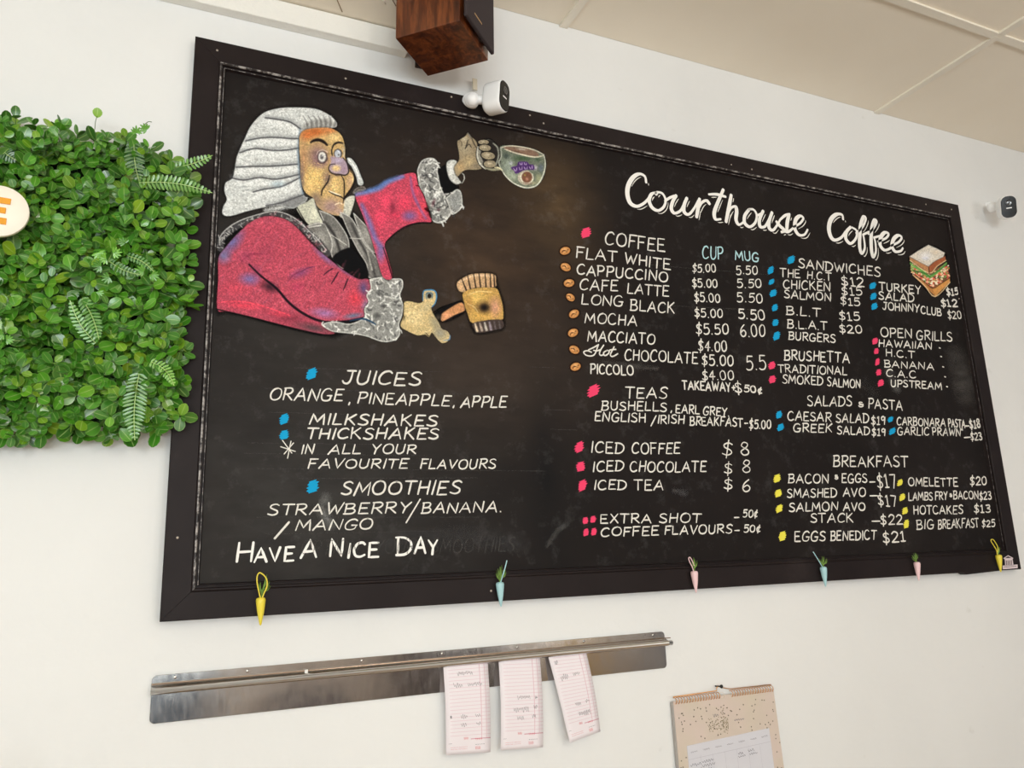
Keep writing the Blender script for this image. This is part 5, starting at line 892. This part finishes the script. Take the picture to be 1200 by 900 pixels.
def camera_unit(label, body, facing, tilt, mount_pts, roll=0.0, ball=None, plate=None):
    b = Vector(body); fw = Vector(facing).normalized(); fw = (fw + Vector((0, 0, tilt))).normalized(); X = Vector((0, 0, 1)).cross(fw).normalized(); Z = fw.cross(X).normalized()
    if roll: q_ = Matrix.Rotation(roll, 3, fw); X = q_ @ X; Z = q_ @ Z
    root = thing('security_camera', tuple(Vector(mount_pts[0])), label, 'camera', 'white security cameras')
    mb = MB(); rounded_body(mb, b, X, fw, Z, .052, .079, .05, .022, [(-.026, .012), (-.0245, .005), (-.020, .0012), (-.014, 0), (.018, 0), (.0235, .0008), (.025, .0025)]); o = mb.build('body', M['white_gloss'], root)
    for pl in o.data.polygons[-1:]: pl.use_smooth = False
    mb = MB(); rounded_body(mb, b, X, fw, Z, .0465, .0735, .05, .0195, [(.0245, 0), (.0262, 0), (.0268, .001)]); fo = mb.build('face_panel', M['black_gloss'], root); fo.data.polygons[-1].use_smooth = False; 
    mb = MB().lathe(tuple(b + fw * .0266 + Z * .014), tuple(fw), [(0, .0098), (.0008, .0098), (.0009, .0075), (.0002, .006), (.0009, .003), (.0011, .0005)], 20); mb.build('lens', M['lens'], fo)
    mb = MB(); mb.box(b + fw * .0269 - Z * .004, (.0085, .0003, .0016), X, fw, Z); mb.build('logo_mark', M['white_gloss'], fo)
    bk = b - fw * .022
    mb = MB(); pts = [Vector(m_) for m_ in mount_pts]; wall_n = (pts[1] - pts[0]).normalized()
    mb.lathe(tuple(pts[0]), tuple(wall_n), [(0, .021), (.003, .021), (.006, .018), (.012, .012)], 24); mb.build('wall_mount', M['white_gloss'], root)
    mb = MB(); c = pts[1]; R0 = .0175; mb.lathe(tuple(c - wall_n * R0), tuple(wall_n), [(R0 * (1 - math.cos(t)), R0 * math.sin(t)) for t in np.linspace(0, math.pi, 14)], 24); mb.build('ball_joint', M['white_gloss'], root)
    MB().tube([tuple(c), tuple(bk)], [.010, .012], 16).build('neck', M['white_gloss'], root)
    MB().lathe(tuple(c - wall_n * .0035 + Vector((0, 0, 0))), tuple(wall_n), [(0, R0 + .0006), (.0015, R0 + .001), (.0055, R0 + .001), (.007, R0 + .0006)], 24).build('clamp_ring', M['white_gloss'], root)
    if plate is not None:
        MB().box(tuple(Vector(plate)), (.006, .0012, .016)).build('tab', new_mat('clear_tab', (222, 212, 190), .2), root)
    return root
camera_unit('white security camera on the top of the chalkboard frame, turned to the right', P(580.5, 115, -.055), (.61, -.79, 0), -.10, [P(551, 119, -.001), P(553.5, 117, -.026)], plate=P(556.5, 99, .008) - Vector((0, .0, .0)))
camera_unit('white security camera on bare wall right of the chalkboard, facing the room', P(1179.3, 243.5, -.060), (-.66, -.75, 0), -.30, [P(1159.5, 243, WY), P(1163.5, 243, -.008)])
# ------------------------------------------------------------------ plastic carrots clipped along the bottom rail
def carrot(px, py, colname, rgb, lab, loop=None, fol=(0, 20), n=15, seed=0):
    r = random.Random(seed); top = P(px, py, -.0115); tipz = .052
    root = thing('carrot_ornament', (top.x, top.y, top.z - tipz), lab, 'ornament', 'plastic carrots along the bottom of the chalkboard'); root['_o'] = list(root.location)
    mat = M.get('carrot_' + colname)
    if mat is None: mat = M['carrot_' + colname] = new_mat('carrot_' + colname, rgb, .4)
    MB().lathe(tuple(top - Vector((-.0005, 0, tipz))), (-.02 if px < 1000 else .04, 0, 1), [(0, .0006), (.002, .002), (.010, .0036), (.024, .0064), (.040, .0086), (.047, .0093), (.0505, .0080), (.052, .004), (.0515, .001)], 18).build('root', mat, root)
    mb = MB(); lean = fol[0]
    for i in range(n):
        a = r.uniform(-1, 1); l = .040 * (1 - .35 * abs(a)) * r.uniform(.8, 1.1) * fol[1] / 22; b0 = top + Vector((r.uniform(-.001, .001), r.uniform(-.002, .001), -.001)); 
        h0 = r.uniform(.1, .5); s0 = b0 + Vector((lean * l * h0, 0, l * h0)); e0 = b0 + Vector((lean * l + a * .014, r.uniform(-.004, .003), l)); mid = (s0 + e0) / 2 + Vector((a * .002, -.001, -.002))
        mb.tube([b0, s0, mid, e0], [.0006, .0007, .0009, .0002], 4)
    mb.build('leaf_tuft', M['tuft'], root)
    if loop:
        mb = MB(); q_ = spline([(x, y) for x, y in loop], 5); mb.tube([P(x, y, -.0145 - .002 * math.sin(i / len(q_) * 3.1)) for i, (x, y) in enumerate(q_)], .0013, 8); mb.build('hanging_loop', mat, root)
M['tuft'] = new_mat('tuft_green', (122, 158, 70), .6)
carrot(306, 700, 'yellow', (236, 216, 70), 'yellow plastic carrot at the left end of the bottom frame', [(305.2, 701), (303.5, 694), (301.5, 684), (301.3, 676), (303.5, 671.5), (306.5, 672), (310.5, 675.5), (313, 681), (312.6, 688), (309.5, 695), (307.3, 701)], (.20, 22), 16, 1)
carrot(586, 682, 'blue', (170, 212, 218), 'pale blue plastic carrot below the blackboard juice list, upright loop', [(586.5, 683), (588.6, 676), (590.8, 669), (593, 661), (594, 656.8)], (.12, 19), 20, 2)
carrot(813.5, 669, 'pink', (240, 204, 208), 'pink plastic carrot below the coffee flavours line, middle of frame', [(813, 670), (811, 664), (808.2, 658.5), (807, 654.2), (808.8, 653.4), (811.5, 658), (813.5, 663)], (.02, 18), 17, 3)
carrot(964.7, 664, 'blue', (170, 212, 218), 'pale blue plastic carrot with its loop leaning far left', [(964, 665), (960, 658), (956, 651.5), (952.8, 646.5)], (.02, 17), 14, 4)
carrot(1073.5, 658.5, 'pink', (240, 204, 208), 'small pink plastic carrot with no loop showing, under the big breakfast', None, (.04, 16), 14, 5)
carrot(1169.3, 650, 'yellow', (236, 216, 70), 'yellow plastic carrot beside the white sticker at the right corner', [(1168.7, 651), (1168, 645.5), (1165, 640), (1161.5, 634.5), (1162, 632), (1164.5, 633), (1167.5, 637.5), (1169.5, 642), (1169, 647)], (.16, 15), 12, 6)
# courthouse sticker in the corner of the frame
stk = thing('sticker', tuple(P(1184, 665.5, -.0004)), 'tiny white sticker of a columned building at the lower right frame corner', 'sticker')
M['sticker'] = new_mat('sticker_white', (226, 208, 212), .5); M['ink'] = new_mat('dark_ink', (52, 36, 40), .7)
SF = lambda x, y: (1080 + x / 9, 600 + y / 9)
def flat(mb, pts_, Y, d=.0004): quad(mb, [SF(*a) for a in pts_], Y, d)
mb = MB(); flat(mb, [(855, 565), (1012, 553), (1014, 592), (856, 604)], -.0006); bs_ = mb.build('base_strip', M['sticker'], stk)
mb = MB(); flat(mb, [(862, 488), (912, 456), (966, 484), (960, 500), (970, 560), (884, 568), (878, 500)], -.0006); bsh = mb.build('building_shape', M['sticker'], stk)
mb = MB(); flat(mb, [(882, 487), (913, 466), (948, 485)], -.0011)
for x in (890, 907, 925, 943): flat(mb, [(x, 510 - (x - 890) * .05), (x + 7, 510 - (x - 890) * .05), (x + 9, 558 - (x - 890) * .06), (x + 2, 559 - (x - 890) * .06)], -.0011)
o = mb.build('printed_columns', M['ink'], bsh); o['kind'] = 'stuff'
mb = MB()
for x in range(868, 1000, 9): flat(mb, [(x, 579 - (x - 860) * .075), (x + 5, 579 - (x - 860) * .075), (x + 5, 585 - (x - 860) * .075), (x, 585 - (x - 860) * .075)], -.0011)
o = mb.build('printed_text', M['ink'], bs_); o['kind'] = 'stuff'

# ------------------------------------------------------------------ stainless order rail with three dockets
mt = new_mat('scuffed_stainless', (196, 192, 188), .12, 1.0)
n_ = noise(mt, 30, 6, .7, stretch=(3, 1, 1)); mr = N(mt, 'ShaderNodeMapRange'); mr.inputs['To Min'].default_value = .06; mr.inputs['To Max'].default_value = .22; L(mt, n_, mr.inputs[0]); L(mt, mr.outputs[0], BS(mt).inputs['Roughness']); bump(mt, noise(mt, 6, 3), .10, .01); M['steel'] = mt
rx0, rx1, rzt, rzb = .0012, 1.1245, 1.3598, 1.2765
rail = thing('order_rail', ((rx0 + rx1) / 2, WY, rzb), 'long polished steel docket rail on the wall below the chalkboard', 'rail')
def plate(z0, z1, r, y0, th=.0012):
    o_ = rrect(rx1 - rx0, z1 - z0, r, 6); return [((rx0 + rx1) / 2 + a, y0, (z0 + z1) / 2 + b) for a, b in o_], (0, th, 0)
mb = MB(); pl, d = plate(rzb, rzt, .009, WY - .0045); mb.prism(pl, d); bpl = mb.build('back_plate', M['steel'], rail, bevel=.0004)
hood = [(.0236, 1.3462), (.0205, 1.3450), (.0195, 1.3425), (.0160, 1.3408), (.0120, 1.3402), (.0085, 1.3385), (.0066, 1.3350), (.0072, 1.3312), (.0100, 1.3285), (.0140, 1.3275)]
def hood_bar(xa, xb, pr, th=.0009):
    mb = MB(); k = len(pr); vs = [(x, y, z) for x in (xa, xb) for y, z in pr] + [(x, y + th, z - th * .4) for x in (xa, xb) for y, z in pr]
    fs = [(i, i + 1, k + i + 1, k + i) for i in range(k - 1)] + [(2 * k + i, 3 * k + i, 3 * k + i + 1, 2 * k + i + 1) for i in range(k - 1)] + [(0, k, 3 * k, 2 * k), (k - 1, 3 * k - 1, 4 * k - 1, 2 * k - 1)]
    for e in (0, k): fs += [(e + i, 2 * k + e + i, 2 * k + e + i + 1, e + i + 1) for i in range(k - 1)]
    mb.add(vs, fs, 0, True); return mb
hood_bar(rx0 - .001, rx1 + .001, hood).build('hood', M['steel'], rail)
MB().tube([(rx0 + .004, .0150, 1.3335), (rx1 + .0135, .0150, 1.3335)], .0055, 14).build('roller_bar', M['steel'], rail)
MB().tube([(rx0, .0178, 1.3446), (rx1 + .0125, .0178, 1.3446)], .0011, 8).build('copper_edge', new_mat('warm_edge', (206, 176, 156), .25, 1.0), rail, label='thin coppery edge line')
for px, py in ((205, 794.5), (290, 786.5), (424, 772), (518, 763), (606, 756), (684, 748.5), (765, 741.5)):
    p_ = P(px, py, WY - .0045); MB().lathe((p_.x, WY - .0045, 1.3535), (0, -1, 0), [(0, .0030), (.0008, .0028), (.0013, .0018), (.0014, .0003)], 12).build('rivet', M['steel'], bpl)
mb = MB(); p_ = P(359, 781, .016); mb.box((p_.x, .0160, 1.3440), (.003, .0012, .0032)); mb.build('tape_scrap', new_mat('white_tape', (236, 232, 226), .6), rail)

def docket(cor, lab, notes, seed, curl=0.0):
    """cor: TL, TR, BR, BL photo pixels of the paper (which hangs out of the rail)"""
    r = random.Random(seed); T = [at(*cor[i], Y) for i, Y in ((0, .0155), (1, .0155), (2, .010), (3, .010))]
    z0 = min(t[2] for t in T); root = thing('docket', (float(np.mean([t[0] for t in T])), .012, float(z0)), lab, 'paper note', 'handwritten order dockets hanging from the rail')
    def S3(u, v, lift=0.0):
        p_ = (T[0] * (1 - u) + T[1] * u) * (1 - v) + (T[3] * (1 - u) + T[2] * u) * v
        bow = -.0065 * math.sin(math.pi * min(1, v * 1.02)) - .0035 * v + curl * (v ** 3) * (1 - u)
        return Vector((p_[0], p_[1] + bow - lift, p_[2]))
    nu, nv = 6, 22; vs = [S3(i / nu, j / nv) for j in range(nv + 1) for i in range(nu + 1)]; fs = [(j * (nu + 1) + i, j * (nu + 1) + i + 1, (j + 1) * (nu + 1) + i + 1, (j + 1) * (nu + 1) + i) for j in range(nv) for i in range(nu)]
    o = MB().add(vs, fs, 0, True).build('paper', M['paper'], root); o_p = o; md = o.modifiers.new('thickness', 'SOLIDIFY'); md.thickness = .00025
    uvl = o.data.uv_layers.new(name='page')
    for lp in o.data.loops: i = lp.vertex_index % (nu + 1); j = lp.vertex_index // (nu + 1); uvl.data[lp.index].uv = (i / nu, 1 - j / nv)
    k = nu  # strip of tape or fold across the top
    def stroke(mb, pts_, w):
        for a, b in zip(pts_[:-1], pts_[1:]):
            A3, B3 = S3(*a, .0003), S3(*b, .0003); d = (B3 - A3); s_ = Vector((-d.z, 0, d.x)).normalized() * w / 2 if d.length > 1e-7 else Vector((0, 0, w / 2)); mb.add([A3 + s_, A3 - s_, B3 - s_, B3 + s_], [(0, 1, 2, 3)])
    for (u, v, w, h, txt) in notes:
        mb = MB(); n = max(3, int(w * 26)); pts_ = []
        for i in range(n * 2): pts_.append((u + w * i / (n * 2), v + h * (.75 if i % 2 else -.6) * r.uniform(.25, 1.1)))
        pts_ = [tuple(q_) for q_ in spline(pts_, 3)]; stroke(mb, pts_, .0006); mb.build('handwriting', M['pencil'], o_p)
    mb = MB()
    for (u, v, w, h) in ((.40, .83, .10, .014), (.66, .845, .16, .012), (.66, .945, .12, .022)):
        for i in range(5): stroke(mb, [(u + w * i / 5, v - h), (u + w * (i + .4) / 5, v + h)], .0006); stroke(mb, [(u + w * i / 5, v), (u + w * (i + .8) / 5, v)], .0005)
    for (u, v, w) in ((.10, .925, .38), (.10, .945, .38)):
        for i in range(16): stroke(mb, [(u + w * i / 16, v), (u + w * (i + .6) / 16, v - .004)], .0005)
    o = mb.build('red_print', M['redink'], o_p); o['kind'] = 'stuff'
    mb = MB()
    for (u, v, w) in ((.06, .88, .08), (.66, .905, .22)):
        for i in range(5): stroke(mb, [(u + w * i / 5, v), (u + w * (i + .6) / 5, v)], .0008)
    o = mb.build('small_print', M['pencil'], o_p); o['kind'] = 'stuff'
mt = new_mat('docket_paper', (232, 224, 228), .8); uvn = N(mt, 'ShaderNodeUVMap', uv_map='page'); sx = N(mt, 'ShaderNodeSeparateXYZ'); L(mt, uvn.outputs[0], sx.inputs[0])
def mth(op, a, b=None, mt=mt):
    m_ = N(mt, 'ShaderNodeMath', operation=op)
    for i, v in enumerate((a, b)):
        if v is None: continue
        if isinstance(v, bpy.types.NodeSocket): L(mt, v, m_.inputs[i])
        else: m_.inputs[i].default_value = v
    return m_.outputs[0]
lines = mth('LESS_THAN', mth('FRACT', mth('MULTIPLY', sx.outputs[1], 25.0)), .16); lines = mth('MULTIPLY', lines, mth('GREATER_THAN', sx.outputs[1], .20)); lines = mth('MULTIPLY', lines, mth('GREATER_THAN', sx.outputs[0], .10))
v1 = mth('LESS_THAN', mth('ABSOLUTE', mth('SUBTRACT', sx.outputs[0], .80)), .008); v2 = mth('LESS_THAN', mth('ABSOLUTE', mth('SUBTRACT', sx.outputs[0], .91)), .006); vv = mth('MULTIPLY', mth('MAXIMUM', v1, v2), mth('GREATER_THAN', sx.outputs[1], .16))
h1 = mth('MULTIPLY', mth('LESS_THAN', mth('ABSOLUTE', mth('SUBTRACT', sx.outputs[1], .158)), .004), mth('GREATER_THAN', sx.outputs[0], .55)); fac = mth('MAXIMUM', mth('MAXIMUM', mth('MULTIPLY', lines, .34), mth('MULTIPLY', vv, .55)), h1)
L(mt, mixc(mt, fac, (236, 228, 233), (204, 138, 158)), BS(mt).inputs['Base Color']); M['paper'] = mt
M['pencil'] = new_mat('pen_ink', (84, 80, 90), .8); M['redink'] = new_mat('red_print_ink', (206, 60, 78), .8)
docket([(519.2, 778), (571.2, 773.5), (574, 881), (521.9, 884.7)], 'pink ruled docket, leftmost of the three, with notes at top and bottom', [(.30, .12, .36, .035, ''), (.2, .25, .22, .05, ''), (.52, .25, .34, .035, ''), (.10, .59, .04, .03, ''), (.34, .59, .16, .04, ''), (.66, .59, .14, .03, ''), (.34, .68, .14, .04, ''), (.68, .68, .12, .03, '')], 1)
docket([(584, 771), (632.5, 769), (635.5, 875.3), (585.9, 879)], 'pink ruled docket, middle one of three, written only on its lower half', [(.40, .44, .32, .03, ''), (.82, .45, .07, .03, ''), (.30, .57, .38, .045, ''), (.78, .55, .1, .03, ''), (.38, .66, .18, .035, ''), (.74, .65, .1, .03, '')], 2)
docket([(641.9, 768), (686.7, 763.5), (702.7, 856.7), (664, 868.7)], 'pink ruled docket hanging crooked, rightmost of the three', [(.12, .09, .10, .05, ''), (.18, .27, .22, .06, ''), (.52, .25, .2, .03, ''), (.40, .60, .18, .03, ''), (.70, .59, .12, .03, ''), (.44, .72, .36, .045, '')], 3, -.012)

# ------------------------------------------------------------------ wall calendar
cx0, cx1, ct, chh = 1.1295, 1.4335, 1.2065, .43
cal = thing('wall_calendar', ((cx0 + cx1) / 2, WY, ct - chh), 'spiral bound beige calendar with speckled pattern hanging low on the wall', 'calendar')
def cp(u, v, y): return Vector((cx0 + u * (cx1 - cx0) + .010 * v * (.3 + .7 * u) / .7 * 1.0, y - .006 * v, ct - v * chh * (1 + .03 * u)))
def cq(mb, u0, v0, u1, v1, y, d=.0006, mi=0): mb.prism([cp(u0, v0, y), cp(u1, v0, y), cp(u1, v1, y), cp(u0, v1, y)], (0, d, 0), mi)
mt = new_mat('beige_calendar', (206, 188, 172), .7); c = ramp(mt, noise(mt, 9, 3), [(.35, (206, 194, 176)), (.65, (212, 194, 184))]); L(mt, c.outputs[0], BS(mt).inputs['Base Color']); M['calbg'] = mt
mb = MB(); cq(mb, -.006, .018, .998, 1, .0165, .010); mb.build('page_block', new_mat('page_edges', (176, 170, 166), .8), cal)
mb = MB(); cq(mb, 0, .012, 1, 1, .0150, .0012); mb.build('cover_page', M['calbg'], cal)
mb = MB(); mb.prism([cp(.085, .245, .0143), cp(.90, .215, .0143), cp(.90, .97, .0143), cp(.085, .97, .0143)], (0, .0005, 0)); mg = mb.build('month_grid', new_mat('grid_paper', (212, 211, 218), .7), cal)
mb = MB(); 
def cl(a, b, w, y=.0140):
    A3, B3 = cp(*a, y), cp(*b, y); d = B3 - A3; s_ = Vector((-d.z, 0, d.x)).normalized() * w / 2; mb.add([A3 + s_, A3 - s_, B3 - s_, B3 + s_], [(0, 1, 2, 3)])
for k in range(5): v = .285 + k * .155; cl((.09, v + .03), (.895, v), .0005)
for k in range(1, 7): u = .085 + k * .1164; cl((u, .30), (u, .96), .0004)
o = mb.build('grid_lines', new_mat('pale_grid_ink', (178, 174, 184), .8), mg); o['kind'] = 'stuff'
def scrib(u, v, w, h, n, mat='pencil', th=.0006, nm='handwriting'):
    global mb
    mb = MB(); r = random.Random(int(u * 999 + v * 777)); pts_ = [(u + w * i / n, v - .03 * (w * i / n) + (h if i % 2 else -h) * r.uniform(.3, 1)) for i in range(n + 1)]; pts_ = spline(pts_, 3)
    for a, b in zip(pts_[:-1], pts_[1:]): cl(tuple(a), tuple(b), th, .0139)
    mb.build(nm, M[mat], mg)
for k in range(7): scrib(.115 + k * .116, .276 - k * .0042, .065, .005, 9, 'calink', .0004, 'weekday_print') if 'calink' in M else None
M['navy'] = new_mat('navy_pen', (40, 40, 66), .8); M['calink'] = new_mat('grey_print', (120, 116, 126), .8)
for k in range(7): scrib(.115 + k * .116, .280 - k * .0042, .062, .0045, 9, 'calink', .0005, 'weekday_print')
for a in ((.10, .345, .10, .008, 9), (.11, .372, .09, .009, 8), (.21, .335, .11, .008, 10), (.21, .355, .12, .008, 10), (.215, .375, .08, .008, 6), (.22, .395, .06, .010, 6), (.56, .322, .05, .008, 5), (.56, .338, .07, .005, 7), (.66, .315, .06, .007, 5), (.67, .333, .08, .005, 8), (.69, .420, .08, .008, 14), (.67, .442, .07, .006, 7)): scrib(*a, 'navy', .0007)
scrib(.695, .421, .07, .006, 16, 'navy', .0014); scrib(.36, .112, .05, .010, 5, 'calink', .0009); scrib(.56, .150, .10, .006, 10, 'calink', .0009)
mb = MB(); rr = random.Random(4)
for i in range(110):
    u, v = rr.uniform(.02, .98), rr.uniform(.05, .22) if i < 62 else rr.uniform(.25, .95)
    if i >= 62: u = rr.choice([rr.uniform(.01, .07), rr.uniform(.92, .99)])
    p_ = cp(u, v, .0144); mb.lathe(tuple(p_), (0, -1, 0), [(0, .0016), (.0003, .0016)], 6)
o = mb.build('printed_dots', new_mat('speck_grey', (120, 112, 98), .8), cal); o['kind'] = 'stuff'
mb = MB()
for i in range(150):
    t = rr.random(); u = .30 + .20 * rr.random() ** .8 if t < .7 else .46 + rr.gauss(0, .018); v = (.165 + rr.gauss(0, .018)) if t < .7 else rr.uniform(.08, .16)
    p_ = cp(u, v, .0144); mb.lathe(tuple(p_), (0, -1, 0), [(0, .0010), (.0003, .0010)], 5)
o = mb.build('speckled_print', new_mat('speck_olive', (140, 130, 96), .8), cal); o['kind'] = 'stuff'
M['copper'] = new_mat('copper_wire', (222, 160, 96), .3, .9); mb = MB()
for i in range(38):
    u = .02 + .965 * i / 37
    if .455 < u < .555: continue
    c = cp(u, .012, .0185)
    for du in (0.0,):
        mb.tube([c + Vector((du, -.0085 * math.sin(t), .0072 * math.cos(t))) for t in np.linspace(-.6, 2.9, 9)], .0009, 5)
o = mb.build('spiral_binding', M['copper'], cal); o['kind'] = 'stuff'
nail = P(843.3, 805.5, .012)
mb = MB(); zt = ct + .004
mb.tube([cp(.01, .0, .018) + Vector((0, 0, .004)), cp(.43, .0, .018) + Vector((0, 0, .0055)), Vector((nail.x - .006, .016, nail.z - .001)), Vector((nail.x, .016, nail.z + .0025)), Vector((nail.x + .006, .016, nail.z - .001)), cp(.57, .0, .018) + Vector((0, 0, .0055)), cp(.99, .0, .018) + Vector((0, 0, .004))], .0011, 8); mb.build('hanger_wire', M['copper'], cal)
mb = MB(); c = Vector((nail.x + .006, .0142, ct - .006)); mb.tube([c + Vector((.008 * math.cos(t), 0, .008 * math.sin(t))) for t in np.linspace(0, 6.28, 18)[:-1]], .0006, 5, closed=True); mb.build('thumb_cutout', M['page'] if 'page' in M else new_mat('cutout_rim', (226, 214, 200), .7), cal)
hk = MB(); hk.tube([(nail.x, WY, nail.z + .001), (nail.x, .006, nail.z + .003)], .0018, 8); hk.lathe((nail.x, .006, nail.z + .003), (0, -1, 0), [(0, .004), (.002, .0045), (.004, .002)], 12)
o = hk.build('wall_hook', new_mat('black_hook', (20, 18, 18), .4)); tag(o, 'small black hook in the wall holding up the calendar', 'hook')

# ------------------------------------------------------------------ dried grass plume at the very edge, lower left
pl0 = P(-14, 925, -.10); plume = thing('grass_plume', (pl0.x, pl0.y, 0.0), 'tan fluffy tip of a dried grass plume at the lower left corner', 'plant')
M['plume'] = new_mat('dry_grass', (206, 172, 136), .9); mb = MB(); rr = random.Random(9)
for i in range(260):
    t = rr.random(); z = pl0.z - .12 + t * .155; a = rr.uniform(0, 6.28); l = .014 * math.sin(math.pi * min(.98, t * .75 + .22)) * rr.uniform(.7, 1.15)
    s0 = Vector((pl0.x, pl0.y, z)); e0 = s0 + Vector((math.cos(a) * l, math.sin(a) * l, .008 + rr.uniform(-.002, .006))); mb.tube([s0, (s0 + e0) / 2 + Vector((0, 0, -.001)), e0], [.0012, .0009, .0002], 4)
o = mb.build('seed_head', M['plume'], plume)
MB().tube([(pl0.x, pl0.y, 0.0), (pl0.x, pl0.y, pl0.z - .02), (pl0.x, pl0.y, pl0.z + .03)], [.003, .0025, .001], 8).build('stem', M['plume'], plume)
for o in list(bpy.data.objects):
    if '_o' in o: del o['_o']
